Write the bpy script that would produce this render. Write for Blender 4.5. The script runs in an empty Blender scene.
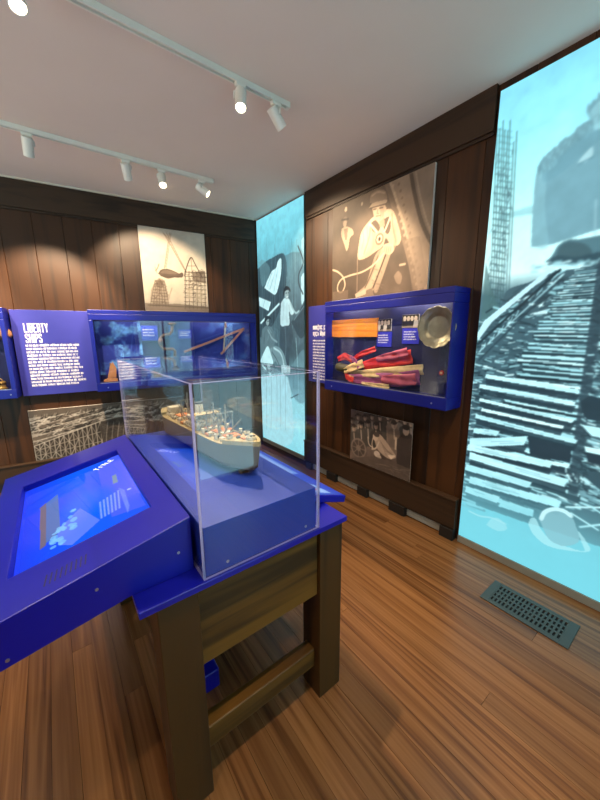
import bpy, bmesh, math, random
import numpy as np
from mathutils import Vector, Matrix
random.seed(7); rng = np.random.default_rng(11)
SC = bpy.context.scene; COL = SC.collection
SC.view_settings.view_transform = 'Standard'; SC.view_settings.look = 'None'
SC.view_settings.gamma = 1.0; SC.view_settings.exposure = 0.0
try: SC.view_settings.use_curve_mapping = False
except Exception: pass

# ------------------------------------------------------------------ camera
F_PX = 325.98; YAW = 0.648414; PITCH = -0.195918; ROLL = -0.0082524; ANG = 0.133282
EYE = Vector((0, 0, 1.5))
fw = Vector((math.sin(YAW)*math.cos(PITCH), math.cos(YAW)*math.cos(PITCH), math.sin(PITCH)))
rt = fw.cross(Vector((0, 0, 1))).normalized(); up = rt.cross(fw)
rt = (rt*math.cos(ROLL)+up*math.sin(ROLL)).normalized(); up = rt.cross(fw)
cd = bpy.data.cameras.new('camera'); cam = bpy.data.objects.new('camera', cd); COL.objects.link(cam)
cd.sensor_fit = 'VERTICAL'; cd.sensor_height = 36.0; cd.lens = F_PX/800*36.0
cd.clip_start = 0.02
M = Matrix((rt, up, -fw)).transposed().to_4x4(); M.translation = EYE
cam.matrix_world = M; SC.camera = cam

def ray_hit(x, y, n, c):
    d = rt*((x-300)/F_PX) - up*((y-400)/F_PX) + fw
    return EYE + d*((c-n.dot(EYE))/n.dot(d))

# ------------------------------------------------------------------ helpers
def lin(c):
    c = np.asarray(c, float)/255.0
    return np.where(c <= 0.04045, c/12.92, ((c+0.055)/1.055)**2.4)
def rgba(c): return tuple(float(v) for v in lin(c))+(1.0,)

def newmat(name):
    m = bpy.data.materials.new(name); m.use_nodes = True
    nt = m.node_tree; b = nt.nodes['Principled BSDF']
    return m, nt, b
def pm(name, col, rough=0.5, metal=0.0, var=0.08, scale=12, stretch=(1, 1, 1), bump=0.0, coat=0.0, spec=0.5):
    """principled material with a soft procedural mottling"""
    m, nt, b = newmat(name); N = nt.nodes; L = nt.links
    tc = N.new('ShaderNodeTexCoord'); mp = N.new('ShaderNodeMapping'); mp.inputs['Scale'].default_value = stretch
    no = N.new('ShaderNodeTexNoise'); no.inputs['Scale'].default_value = scale; no.inputs['Detail'].default_value = 4
    L.new(tc.outputs['Object'], mp.inputs[0]); L.new(mp.outputs[0], no.inputs[0])
    rp = N.new('ShaderNodeValToRGB'); c = lin(col)
    rp.color_ramp.elements[0].position = .3; rp.color_ramp.elements[1].position = .7
    rp.color_ramp.elements[0].color = tuple(c*(1-var))+(1,); rp.color_ramp.elements[1].color = tuple(np.minimum(c*(1+var), 1))+(1,)
    L.new(no.outputs[0], rp.inputs[0]); L.new(rp.outputs[0], b.inputs['Base Color'])
    b.inputs['Roughness'].default_value = rough; b.inputs['Metallic'].default_value = metal
    b.inputs['Specular IOR Level'].default_value = spec
    if coat: b.inputs['Coat Weight'].default_value = coat; b.inputs['Coat Roughness'].default_value = .1
    if bump:
        bp = N.new('ShaderNodeBump'); bp.inputs['Strength'].default_value = bump; bp.inputs['Distance'].default_value = .01
        L.new(no.outputs[0], bp.inputs['Height']); L.new(bp.outputs[0], b.inputs['Normal'])
    return m
def glow(name, col, strength):
    m, nt, b = newmat(name)
    b.inputs['Base Color'].default_value = rgba(col); b.inputs['Emission Color'].default_value = rgba(col)
    b.inputs['Emission Strength'].default_value = strength; return m
def wood(name, dark, light, axis='Z', scale=1.0, rough=0.5, tint=True, spec=.35):
    """grained timber, grain along an object axis, each board tinted by the vertex attribute 'tint'"""
    m, nt, b = newmat(name); N = nt.nodes; L = nt.links
    tc = N.new('ShaderNodeTexCoord'); mp = N.new('ShaderNodeMapping')
    s = {'X': (1.2, 22, 22), 'Y': (22, 1.2, 22), 'Z': (22, 22, 1.2)}[axis]
    mp.inputs['Scale'].default_value = tuple(v*scale for v in s)
    at = N.new('ShaderNodeAttribute'); at.attribute_name = 'tint'
    ad = N.new('ShaderNodeVectorMath'); ad.operation = 'MULTIPLY_ADD'
    ad.inputs[1].default_value = (37, 53, 71)
    L.new(tc.outputs['Object'], mp.inputs[0]); L.new(at.outputs['Vector'], ad.inputs[0]); L.new(mp.outputs[0], ad.inputs[2])
    n1 = N.new('ShaderNodeTexNoise'); n1.inputs['Scale'].default_value = 1; n1.inputs['Detail'].default_value = 6; n1.inputs['Distortion'].default_value = .6
    L.new(ad.outputs[0], n1.inputs[0])
    n2 = N.new('ShaderNodeTexNoise'); n2.inputs['Scale'].default_value = .25; n2.inputs['Detail'].default_value = 2
    L.new(ad.outputs[0], n2.inputs[0])
    mx = N.new('ShaderNodeMath'); mx.operation = 'ADD'; L.new(n1.outputs[0], mx.inputs[0]); L.new(n2.outputs[0], mx.inputs[1])
    rp = N.new('ShaderNodeValToRGB'); e = rp.color_ramp.elements
    e[0].position = .72; e[0].color = rgba(dark); e[1].position = 1.28; e[1].color = rgba(light)
    mh = N.new('ShaderNodeMath'); mh.operation = 'MULTIPLY'; mh.inputs[1].default_value = 1.0
    L.new(mx.outputs[0], rp.inputs[0])
    hs = N.new('ShaderNodeHueSaturation')
    mr = N.new('ShaderNodeMapRange'); mr.inputs['To Min'].default_value = .75; mr.inputs['To Max'].default_value = 1.25
    L.new(at.outputs['Fac'], mr.inputs[0])
    if tint: L.new(mr.outputs[0], hs.inputs['Value'])
    L.new(rp.outputs[0], hs.inputs['Color']); L.new(hs.outputs[0], b.inputs['Base Color'])
    bp = N.new('ShaderNodeBump'); bp.inputs['Strength'].default_value = .08; bp.inputs['Distance'].default_value = .003
    L.new(n1.outputs[0], bp.inputs['Height']); L.new(bp.outputs[0], b.inputs['Normal'])
    b.inputs['Roughness'].default_value = rough; b.inputs['Specular IOR Level'].default_value = spec
    return m
def pane_mat(name, tint=(250, 252, 255), edge=None, ior=1.4):
    """clear sheet: see-through with a Fresnel mirror on each face"""
    m = bpy.data.materials.new(name); m.use_nodes = True; nt = m.node_tree; N = nt.nodes; L = nt.links
    N.clear(); o = N.new('ShaderNodeOutputMaterial')
    t = N.new('ShaderNodeBsdfTransparent'); t.inputs[0].default_value = rgba(tint)
    g = N.new('ShaderNodeBsdfGlossy'); g.inputs['Roughness'].default_value = .01; g.inputs[0].default_value = (1, 1, 1, 1)
    fr = N.new('ShaderNodeFresnel'); ge = N.new('ShaderNodeNewGeometry')
    mi = N.new('ShaderNodeMapRange'); mi.inputs['To Min'].default_value = ior; mi.inputs['To Max'].default_value = 1/ior
    L.new(ge.outputs['Backfacing'], mi.inputs[0]); L.new(mi.outputs[0], fr.inputs['IOR'])
    no = N.new('ShaderNodeTexNoise'); no.inputs['Scale'].default_value = 3
    bp = N.new('ShaderNodeBump'); bp.inputs['Strength'].default_value = .015; L.new(no.outputs[0], bp.inputs['Height'])
    L.new(bp.outputs[0], g.inputs['Normal'])
    mx = N.new('ShaderNodeMixShader'); L.new(fr.outputs[0], mx.inputs[0]); L.new(t.outputs[0], mx.inputs[1]); L.new(g.outputs[0], mx.inputs[2])
    if edge:
        d = N.new('ShaderNodeBsdfDiffuse'); d.inputs[0].default_value = rgba(edge)
        tr = N.new('ShaderNodeBsdfTranslucent'); tr.inputs[0].default_value = rgba(edge)
        m1 = N.new('ShaderNodeMixShader'); m1.inputs[0].default_value = .5; L.new(d.outputs[0], m1.inputs[1]); L.new(tr.outputs[0], m1.inputs[2])
        m2 = N.new('ShaderNodeMixShader'); m2.inputs[0].default_value = .9; L.new(mx.outputs[0], m2.inputs[1]); L.new(m1.outputs[0], m2.inputs[2])
        L.new(m2.outputs[0], o.inputs[0])
    else: L.new(mx.outputs[0], o.inputs[0])
    return m
def attr_mat(name, rough=.5, emit=0.0, spec=.4):
    """printed picture: ink colours stored per vertex"""
    m, nt, b = newmat(name); N = nt.nodes; L = nt.links
    a = N.new('ShaderNodeAttribute'); a.attribute_name = 'ink'
    L.new(a.outputs['Color'], b.inputs['Base Color'])
    b.inputs['Roughness'].default_value = rough; b.inputs['Specular IOR Level'].default_value = spec
    if emit:
        L.new(a.outputs['Color'], b.inputs['Emission Color']); b.inputs['Emission Strength'].default_value = emit
        hs = N.new('ShaderNodeHueSaturation'); hs.inputs['Value'].default_value = .12
        L.new(a.outputs['Color'], hs.inputs['Color']); L.new(hs.outputs[0], b.inputs['Base Color'])
    return m

class MB:
    def __init__(s): s.v = []; s.f = []; s.m = []; s.t = []
    def add(s, vs, fs, mi=0, tint=None):
        k = len(s.v); s.v += [tuple(v) for v in vs]; s.f += [tuple(i+k for i in f) for f in fs]; s.m += [mi]*len(fs)
        s.t += [random.random() if tint is None else tint]*len(vs); return s
    def box(s, a, b, mi=0, M=None, tint=None):
        x0, y0, z0 = a; x1, y1, z1 = b
        vs = [Vector(p) for p in ((x0,y0,z0),(x1,y0,z0),(x1,y1,z0),(x0,y1,z0),(x0,y0,z1),(x1,y0,z1),(x1,y1,z1),(x0,y1,z1))]
        if M: vs = [M(p) for p in vs]
        s.add(vs, [(0,3,2,1),(4,5,6,7),(0,1,5,4),(1,2,6,5),(2,3,7,6),(3,0,4,7)], mi, tint); return s
    def cyl(s, p, q, r, r2=None, n=16, mi=0, caps=True):
        p = Vector(p); q = Vector(q); r2 = r if r2 is None else r2
        d = (q-p).normalized(); a = d.orthogonal().normalized(); b = d.cross(a)
        vs = []
        for (c, rr) in ((p, r), (q, r2)):
            for i in range(n):
                t = 2*math.pi*i/n; vs.append(c+(a*math.cos(t)+b*math.sin(t))*rr)
        fs = [(i, (i+1) % n, n+(i+1) % n, n+i) for i in range(n)]
        if caps: fs += [tuple(range(n-1, -1, -1)), tuple(range(n, 2*n))]
        s.add(vs, fs, mi); return s
    def tube(s, pts, r, n=8, mi=0):
        pts = [Vector(p) for p in pts]; vs = []; fs = []; pa = None
        for i, p in enumerate(pts):
            d = ((pts[min(i+1, len(pts)-1)]-pts[max(i-1, 0)])).normalized()
            a = d.orthogonal().normalized() if pa is None else (pa-d*pa.dot(d)).normalized()
            pa = a; b = d.cross(a); rr = r[i] if hasattr(r, '__len__') else r
            for k in range(n):
                t = 2*math.pi*k/n; vs.append(p+(a*math.cos(t)+b*math.sin(t))*rr)
        for i in range(len(pts)-1):
            for k in range(n): fs.append((i*n+k, i*n+(k+1) % n, (i+1)*n+(k+1) % n, (i+1)*n+k))
        fs += [tuple(range(n-1, -1, -1)), tuple(range((len(pts)-1)*n, len(pts)*n))]
        s.add(vs, fs, mi); return s
    def prism(s, poly, e, mi=0):
        """polygon (3D points) extruded by vector e"""
        n = len(poly); P = [Vector(p) for p in poly]; e = Vector(e)
        s.add(P+[p+e for p in P], [tuple(range(n-1, -1, -1)), tuple(range(n, 2*n))]+[(i, (i+1) % n, n+(i+1) % n, n+i) for i in range(n)], mi); return s
    def lathe(s, prof, n=24, c=(0, 0, 0), mi=0, M=None, rad=None):
        vs = []; fs = []
        for (r, z) in prof:
            for k in range(n):
                t = 2*math.pi*k/n; rr = r*(rad(t, r) if rad else 1)
                p = Vector((rr*math.cos(t), rr*math.sin(t), z)); p = M(p) if M else p+Vector(c); vs.append(p)
        for i in range(len(prof)-1):
            for k in range(n): fs.append((i*n+k, i*n+(k+1) % n, (i+1)*n+(k+1) % n, (i+1)*n+k))
        fs += [tuple(range(n-1, -1, -1)), tuple(range((len(prof)-1)*n, len(prof)*n))]
        s.add(vs, fs, mi); return s
    def build(s, name, mat, parent=None, bevel=0.0, smooth=False, origin=None, solid=0, recalc=True):
        me = bpy.data.meshes.new(name)
        o0 = Vector(origin) if origin is not None else Vector((0, 0, 0))
        base = o0
        me.from_pydata([tuple(Vector(v)-base) for v in s.v], [], s.f)
        for mm in (mat if isinstance(mat, (list, tuple)) else [mat]): me.materials.append(mm)
        me.polygons.foreach_set('material_index', s.m)
        a = me.attributes.new('tint', 'FLOAT_COLOR', 'POINT')
        t = np.array(s.t); a.data.foreach_set('color', np.stack([t, t, t, np.ones_like(t)], 1).astype(np.float32).ravel())
        if recalc:
            bm = bmesh.new(); bm.from_mesh(me); bmesh.ops.recalc_face_normals(bm, faces=bm.faces); bm.to_mesh(me); bm.free()
        if smooth: me.polygons.foreach_set('use_smooth', [True]*len(me.polygons))
        ob = bpy.data.objects.new(name, me); COL.objects.link(ob); ob.location = base
        if parent is not None:
            ob.parent = parent; ob.location = base-abs_loc(parent)
        if bevel:
            bv = ob.modifiers.new('bevel', 'BEVEL'); bv.width = bevel; bv.segments = 2; bv.limit_method = 'ANGLE'
        if solid:
            so = ob.modifiers.new('solid', 'SOLIDIFY'); so.thickness = solid
        return ob
def abs_loc(o):
    v = Vector(o.location)
    while o.parent is not None: o = o.parent; v += Vector(o.location)
    return v
def thing(name, label, cat, loc, group=None):
    o = bpy.data.objects.new(name, None); COL.objects.link(o); o.location = loc; o.empty_display_size = .05
    o['label'] = label; o['category'] = cat
    if group: o['group'] = group
    return o
def tag(o, label, cat, group=None):
    o['label'] = label; o['category'] = cat
    if group: o['group'] = group
    return o
def struct(o): o['kind'] = 'structure'; return o

class Frame:
    """a flat surface: origin, right, up, outward"""
    def __init__(s, O, U, V): s.O = Vector(O); s.U = Vector(U); s.V = Vector(V); s.N = s.U.cross(s.V).normalized()
    def at(s, u, v, n=0.0): return s.O+s.U*u+s.V*v+s.N*n
    def off(s, u, v, n=0.0): return Frame(s.at(u, v, n), s.U, s.V)
    def uv(s, x, y):
        p = ray_hit(x, y, s.N, s.N.dot(s.O))-s.O; return (p.dot(s.U), p.dot(s.V))
    def M(s): return lambda p: s.at(p[0], p[1], p[2])

XR = 2.247; CEIL = 2.90; CORNER = Vector((XR, 3.82, 0))
UB = Vector((math.cos(ANG), -math.sin(ANG), 0))
FR = Frame((XR, 0, 0), (0, -1, 0), (0, 0, 1))            # right wall: u = -Y
FB = Frame(CORNER, UB, (0, 0, 1))                          # back wall: u = -s
def S(s, z, n=0.0): return FB.at(-s, z, n)

# ------------------------------------------------------------------ picture painter
class Canvas:
    def __init__(s, fr, w, h, nx, ny, base):
        s.fr = fr; s.w = w; s.h = h; s.nx = nx; s.ny = ny
        s.gu, s.gv = np.meshgrid(np.linspace(0, w, nx+1), np.linspace(0, h, ny+1))
        s.c = np.zeros((ny+1, nx+1, 3)); s.c[:] = np.asarray(base, float)
    def cv(s, pts, px): return np.array([s.fr.uv(*p) if px else p for p in pts])
    def _bb(s, P, pad=0):
        x0, y0 = P.min(0)-pad; x1, y1 = P.max(0)+pad
        a = max(0, int(x0/s.w*s.nx)); b = min(s.nx, int(x1/s.w*s.nx)+1)
        c = max(0, int(y0/s.h*s.ny)); d = min(s.ny, int(y1/s.h*s.ny)+1)
        return (slice(c, d+1), slice(a, b+1)) if b >= a and d >= c else None
    def mix(s, sl, mask, col):
        s.c[sl] = s.c[sl]*(1-mask[..., None])+np.asarray(col, float)*mask[..., None]
    def poly(s, pts, col, a=1.0, px=True):
        P = s.cv(pts, px); sl = s._bb(P)
        if sl is None: return
        X = s.gu[sl]; Y = s.gv[sl]
        if X.size == 0: return
        ins = np.zeros(X.shape, bool); n = len(P)
        for i in range(n):
            x0, y0 = P[i]; x1, y1 = P[(i+1) % n]
            if y0 == y1: continue
            ins ^= ((y0 > Y) != (y1 > Y)) & (X < (x1-x0)*(Y-y0)/(y1-y0)+x0)
        s.mix(sl, ins*float(a), col)
    def line(s, pts, wpx, col, a=1.0, px=True, soft=.6):
        """polyline; width in metres"""
        P = s.cv(pts, px); cell = s.w/s.nx
        for i in range(len(P)-1):
            A = P[i]; B = P[i+1]; sl = s._bb(np.array([A, B]), wpx+cell)
            if sl is None: continue
            X = s.gu[sl]; Y = s.gv[sl]
            if X.size == 0: continue
            d = B-A; L2 = (d**2).sum()+1e-12
            t = np.clip(((X-A[0])*d[0]+(Y-A[1])*d[1])/L2, 0, 1)
            D = np.hypot(X-A[0]-t*d[0], Y-A[1]-t*d[1])
            s.mix(sl, np.clip((wpx/2+cell*soft-D)/(cell*2*soft), 0, 1)*a, col)
    def ell(s, c, rx, ry, col, a=1.0, px=True, rot=0, soft=0.0):
        """ellipse; radii in metres"""
        C = s.cv([c], px)[0]; R = max(rx, ry); sl = s._bb(np.array([C-R, C+R]))
        if sl is None: return
        X = s.gu[sl]-C[0]; Y = s.gv[sl]-C[1]
        if X.size == 0: return
        x = X*math.cos(rot)+Y*math.sin(rot); y = -X*math.sin(rot)+Y*math.cos(rot)
        d = np.sqrt((x/rx)**2+(y/ry)**2)
        m = (d < 1)*1.0 if not soft else np.clip((1-d)/soft, 0, 1)
        s.mix(sl, m*a, col)
    def vgrad(s, stops):
        """stops: (v fraction from the bottom, colour)"""
        f = s.gv/s.h; xs = [q[0] for q in stops]
        for k in range(3): s.c[..., k] = np.interp(f, xs, [q[1][k] for q in stops])
    def noise(s, amp, cells, sx=1.0, mask=None):
        n = s.fbm(cells, sx)
        s.c *= (1+amp*(n-.5)*2)[..., None]
    def fbm(s, cells, sx=1.0, octs=3):
        out = 0; tot = 0
        for o in range(octs):
            cx = max(2, int(cells*sx*2**o)); cy = max(2, int(cells*s.h/s.w*2**o))
            g = rng.random((cy+2, cx+2))
            x = s.gu/s.w*cx; y = s.gv/s.h*cy
            xi = np.minimum(x.astype(int), cx); yi = np.minimum(y.astype(int), cy); fx = x-xi; fy = y-yi
            fx = fx*fx*(3-2*fx); fy = fy*fy*(3-2*fy)
            v = (g[yi, xi]*(1-fx)+g[yi, xi+1]*fx)*(1-fy)+(g[yi+1, xi]*(1-fx)+g[yi+1, xi+1]*fx)*fy
            out = out+v*.5**o; tot += .5**o
        return out/tot
    def blur(s, k=1):
        for _ in range(k):
            p = np.pad(s.c, ((1, 1), (1, 1), (0, 0)), 'edge')
            s.c = (p[1:-1, 1:-1]*2+p[:-2, 1:-1]+p[2:, 1:-1]+p[1:-1, :-2]+p[1:-1, 2:])/6
    def build(s, name, mat, parent, n=0.0008):
        nx, ny = s.nx, s.ny
        O = s.fr.at(0, 0, n); base = abs_loc(parent) if parent else Vector((0, 0, 0))
        U = np.array(s.fr.U); V = np.array(s.fr.V)
        P = (s.gu[..., None]*U+s.gv[..., None]*V).reshape(-1, 3)
        me = bpy.data.meshes.new(name); me.vertices.add(len(P)); me.vertices.foreach_set('co', P.astype(np.float32).ravel())
        i = (np.arange(ny)[:, None]*(nx+1)+np.arange(nx)[None, :]).ravel()
        q = np.stack([i, i+1, i+nx+2, i+nx+1], 1).astype(np.int32)
        me.loops.add(q.size); me.loops.foreach_set('vertex_index', q.ravel())
        me.polygons.add(len(q)); me.polygons.foreach_set('loop_start', (np.arange(len(q))*4).astype(np.int32))
        me.update(calc_edges=True); me.validate()
        a = me.attributes.new('ink', 'FLOAT_COLOR', 'POINT')
        c = lin(np.clip(s.c, 0, 255)).reshape(-1, 3)
        a.data.foreach_set('color', np.concatenate([c, np.ones((len(c), 1))], 1).astype(np.float32).ravel())
        me.materials.append(mat)
        o = bpy.data.objects.new(name, me); COL.objects.link(o)
        o.location = O-base
        if parent: o.parent = parent
        return o

def curve(pts, n=8):
    """smooth polyline through the points"""
    P = [np.array(p, float) for p in pts]; P = [2*P[0]-P[1]]+P+[2*P[-1]-P[-2]]; out = []
    for i in range(1, len(P)-2):
        for k in range(n):
            t = k/n; a, b, c_, d_ = P[i-1:i+3]
            out.append(tuple(.5*(2*b+(c_-a)*t+(2*a-5*b+4*c_-d_)*t*t+(3*b-a-3*c_+d_)*t**3)))
    return out+[tuple(P[-2])]
def tone(stops):
    xs = [q[0] for q in stops]
    return lambda t: [float(np.interp(t, xs, [q[1][k] for q in stops])) for k in range(3)]

def text_part(name, s, fr, u, v, size, mat, parent, xs=1.0, bold=0.0, spacing=1.0, depth=.0006):
    cu = bpy.data.curves.new('lettering', 'FONT'); cu.body = s; cu.size = size; cu.offset = bold; cu.space_line = spacing; cu.extrude = depth
    tmp = bpy.data.objects.new('lettering', cu); COL.objects.link(tmp)
    dg = bpy.context.evaluated_depsgraph_get(); me = bpy.data.meshes.new_from_object(tmp.evaluated_get(dg))
    bpy.data.objects.remove(tmp)
    base = abs_loc(parent)
    for q in me.vertices:
        q.co = fr.at(u+q.co.x*xs, v+q.co.y, q.co.z+depth*1.01)-base
    me.materials.clear(); me.materials.append(mat); me.name = name
    o = bpy.data.objects.new(name, me); COL.objects.link(o); o.parent = parent
    return o
GLYPH = {'L': [((0, 0), (0, 1)), ((0, 0), (1, 0))], 'I': [((.5, 0), (.5, 1))], 'B': [((0, 0), (0, 1)), ((0, 1), (.8, 1)), ((.8, 1), (1, .88)), ((1, .88), (1, .62)), ((1, .62), (.8, .52)), ((0, .52), (.8, .52)), ((.8, .52), (1, .42)), ((1, .42), (1, .12)), ((1, .12), (.8, 0)), ((0, 0), (.8, 0))],
         'E': [((0, 0), (0, 1)), ((0, 1), (1, 1)), ((0, .52), (.85, .52)), ((0, 0), (1, 0))], 'R': [((0, 0), (0, 1)), ((0, 1), (.8, 1)), ((.8, 1), (1, .88)), ((1, .88), (1, .6)), ((1, .6), (.8, .5)), ((0, .5), (.8, .5)), ((.75, .5), (1, 0))],
         'T': [((.5, 0), (.5, 1)), ((0, 1), (1, 1))], 'Y': [((.5, 0), (.5, .45)), ((.5, .45), (0, 1)), ((.5, .45), (1, 1))], 'S': [((1, .8), (1, .9)), ((1, .9), (.8, 1)), ((.8, 1), (.2, 1)), ((.2, 1), (0, .9)), ((0, .9), (0, .62)), ((0, .62), (1, .4)), ((1, .4), (1, .1)), ((1, .1), (.8, 0)), ((.8, 0), (.2, 0)), ((.2, 0), (0, .1)), ((0, .1), (0, .22))],
         'H': [((0, 0), (0, 1)), ((1, 0), (1, 1)), ((0, .5), (1, .5))], 'P': [((0, 0), (0, 1)), ((0, 1), (.8, 1)), ((.8, 1), (1, .88)), ((1, .88), (1, .58)), ((1, .58), (.8, .47)), ((0, .47), (.8, .47))]}
def heading(parent, fr, lines, tl, br, tl2, depth):
    """condensed bold capitals built stroke by stroke"""
    H = tl[1]-br[1]; adv = (br[0]-tl[0])/6.35; w = adv*.86; st = adv*.285; mb = MB()
    for txt, (u0, v0) in zip(lines, (tl, tl2)):
        u = u0+st/2; v = v0-H
        for ch in txt:
            ww = 0 if ch == 'I' else w-st
            for (a, b) in GLYPH[ch]:
                p = Vector((u+a[0]*ww, v+st/2+a[1]*(H-st))); q = Vector((u+b[0]*ww, v+st/2+b[1]*(H-st))); d = (q-p).normalized(); n = Vector((-d.y, d.x))*st/2; p = p-d*st*.42; q = q+d*st*.42
                mb.prism([fr.at(z.x, z.y, 0) for z in (p-n, q-n, q+n, p+n)], fr.N*depth)
            u += adv if ch != 'I' else adv*.45
    return mb.build('heading', m_print, parent, recalc=True)
def small_print(fr, u, v, widths, lh, xh, mat, parent, name='body_text', depth=.0005):
    """lines of print too small to read: rows of letter-like strokes"""
    mb = MB(); r = random.Random(len(widths)*17+3)
    for i, w in enumerate(widths):
        x = 0; y = v-i*lh
        while x < w:
            n = r.choice((2, 3, 4, 5, 6, 7, 8))
            for k in range(n):
                if x > w: break
                g = r.choice((.55, .6, .7, .45)); cw = xh*g
                h = xh*(1.35 if r.random() < .22 else 1.0); d = -xh*.3 if r.random() < .1 else 0
                st = xh*.2
                mb.box((u+x, y+d, 0), (u+x+st, y+h, depth), 0, fr.M())
                t = r.random()
                if t < .8: mb.box((u+x+st, y+xh*.8, 0), (u+x+cw*.85, y+xh, depth), 0, fr.M())
                if t < .55: mb.box((u+x+st, y, 0), (u+x+cw*.85, y+xh*.2, depth), 0, fr.M())
                if t > .3: mb.box((u+x+cw*.85-st, y, 0), (u+x+cw*.85, y+xh*.8, depth), 0, fr.M())
                x += cw
            x += xh*.42
    return mb.build(name, mat, parent, recalc=False)

# ------------------------------------------------------------------ materials
m_wall = wood('stained wall boards', (40, 22, 9), (66, 38, 17), 'Z', rough=.45)
m_frieze_r = wood('stained cross board', (36, 24, 15), (60, 41, 26), 'Y', rough=.5)
m_frieze_b = wood('stained cross board back', (36, 24, 15), (60, 41, 26), 'X', rough=.5)
m_table_z = wood('oak table upright', (42, 25, 8), (74, 46, 15), 'Z', scale=.8, rough=.45)
m_table_x = wood('oak table rail', (58, 36, 9), (110, 72, 22), 'X', scale=.8, rough=.45)
m_table_y = wood('oak table side rail', (40, 26, 8), (78, 54, 20), 'Y', scale=.8, rough=.45)
m_ceil = pm('painted plaster ceiling', (222, 210, 201), .85, var=.02, scale=3)
m_white = pm('white track enamel', (226, 224, 214), .4, var=.02)
m_whitetrim = pm('white painted trim', (215, 208, 190), .5, var=.04)
m_blue = pm('royal blue enamel', (8, 14, 150), .34, var=.05, scale=5)
m_bluecase = pm('blue satin case enamel', (10, 22, 124), .4, var=.05, scale=5)
m_blueint = pm('navy case lining', (13, 18, 72), .6, var=.06)
m_plinth = pm('matt blue plinth paint', (28, 60, 160), .5, var=.04)
m_textpanel = pm('violet blue panel print', (52, 54, 148), .45, var=.03)
m_print = pm('white lettering', (240, 238, 240), .5, var=.01)
m_black = pm('black recess', (8, 8, 10), .7)
m_slot = pm('shadowed slot blue', (8, 10, 62), .6)
m_darkfoot = pm('dark painted foot', (24, 19, 15), .6)
m_vent = pm('grey cast vent', (70, 77, 76), .45, metal=.1, var=.08)
m_grey = pm('grey enamelled strip', (150, 146, 136), .5)
m_alu = pm('dull aluminium', (150, 146, 134), .45, metal=.2)
m_screw = pm('steel screw', (190, 195, 205), .3, metal=.9)
m_board = pm('foam board edge', (205, 196, 188), .7)
m_frame = pm('lightbox edge', (70, 105, 105), .5)
m_glass = pane_mat('case glass')
m_acryl = pane_mat('clear acrylic', (252, 253, 255))
m_acredge = pane_mat('acrylic edge painted gleam', (246, 248, 253), (196, 192, 232))  # lavender white colour stands in for light caught by the clear edges
m_art = attr_mat('photographic print', .55, spec=.3)
m_lit = attr_mat('backlit fabric print', .6, emit=1.1)
m_screen = attr_mat('display screen', .04, emit=1.0, spec=.5)
m_lens = glow('lamp lens', (255, 236, 205), 14.0)
m_led = glow('led strip', (255, 238, 214), 5.0)

# ------------------------------------------------------------------ setting
def plank_floor():
    mb = MB(); x = -3.0; w = .083
    while x < XR+.12:
        y = -1.35-random.random()*3.2
        while y < 4.9:
            l = 3.0+random.random()*2.4
            mb.box((x+.0006, max(y, -1.35)+.0006, -.03), (min(x+w, XR+.12)-.0006, min(y+l, 4.9)-.0006, 0), 0)
            y += l
        x += w
    m, nt, b = newmat('heart pine floor'); N = nt.nodes; L = nt.links
    tc = N.new('ShaderNodeTexCoord'); at = N.new('ShaderNodeAttribute'); at.attribute_name = 'tint'
    mp = N.new('ShaderNodeMapping'); mp.inputs['Scale'].default_value = (34, .9, 34)
    ad = N.new('ShaderNodeVectorMath'); ad.operation = 'MULTIPLY_ADD'; ad.inputs[1].default_value = (91, 37, 53)
    L.new(tc.outputs['Object'], mp.inputs[0]); L.new(at.outputs['Vector'], ad.inputs[0]); L.new(mp.outputs[0], ad.inputs[2])
    n1 = N.new('ShaderNodeTexNoise'); n1.inputs['Scale'].default_value = .55; n1.inputs['Detail'].default_value = 3; n1.inputs['Distortion'].default_value = .4
    L.new(ad.outputs[0], n1.inputs[0])
    ml = N.new('ShaderNodeMath'); ml.operation = 'MULTIPLY'; ml.inputs[1].default_value = 6.0; L.new(n1.outputs[0], ml.inputs[0])
    frc = N.new('ShaderNodeMath'); frc.operation = 'PINGPONG'; frc.inputs[1].default_value = 1.0; L.new(ml.outputs[0], frc.inputs[0])
    n2 = N.new('ShaderNodeTexNoise'); n2.inputs['Scale'].default_value = 3; n2.inputs['Detail'].default_value = 5
    L.new(ad.outputs[0], n2.inputs[0])
    a2 = N.new('ShaderNodeMath'); a2.operation = 'MULTIPLY_ADD'; a2.inputs[1].default_value = .55; L.new(frc.outputs[0], a2.inputs[0]); 
    s2 = N.new('ShaderNodeMath'); s2.operation = 'MULTIPLY'; s2.inputs[1].default_value = .5; L.new(n2.outputs[0], s2.inputs[0]); L.new(s2.outputs[0], a2.inputs[2])
    rp = N.new('ShaderNodeValToRGB'); e = rp.color_ramp.elements
    e[0].position = .1; e[0].color = rgba((68, 40, 21)); e[1].position = .85; e[1].color = rgba((140, 96, 57))
    k = e.new(.42); k.color = rgba((114, 73, 40))
    L.new(a2.outputs[0], rp.inputs[0])
    hs = N.new('ShaderNodeHueSaturation'); mr = N.new('ShaderNodeMapRange'); mr.inputs['To Min'].default_value = .74; mr.inputs['To Max'].default_value = 1.16
    L.new(at.outputs['Fac'], mr.inputs[0]); L.new(mr.outputs[0], hs.inputs['Value']); L.new(rp.outputs[0], hs.inputs['Color']); L.new(hs.outputs[0], b.inputs['Base Color'])
    b.inputs['Roughness'].default_value = .27; b.inputs['Specular IOR Level'].default_value = .55
    bp = N.new('ShaderNodeBump'); bp.inputs['Strength'].default_value = .12; bp.inputs['Distance'].default_value = .003
    L.new(a2.outputs[0], bp.inputs['Height']); L.new(bp.outputs[0], b.inputs['Normal'])
    mb.box((-3.0, -1.35, -.08), (XR+.12, 4.9, -.0305), 0)
    struct(mb.build('floor', m))
plank_floor()
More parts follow.
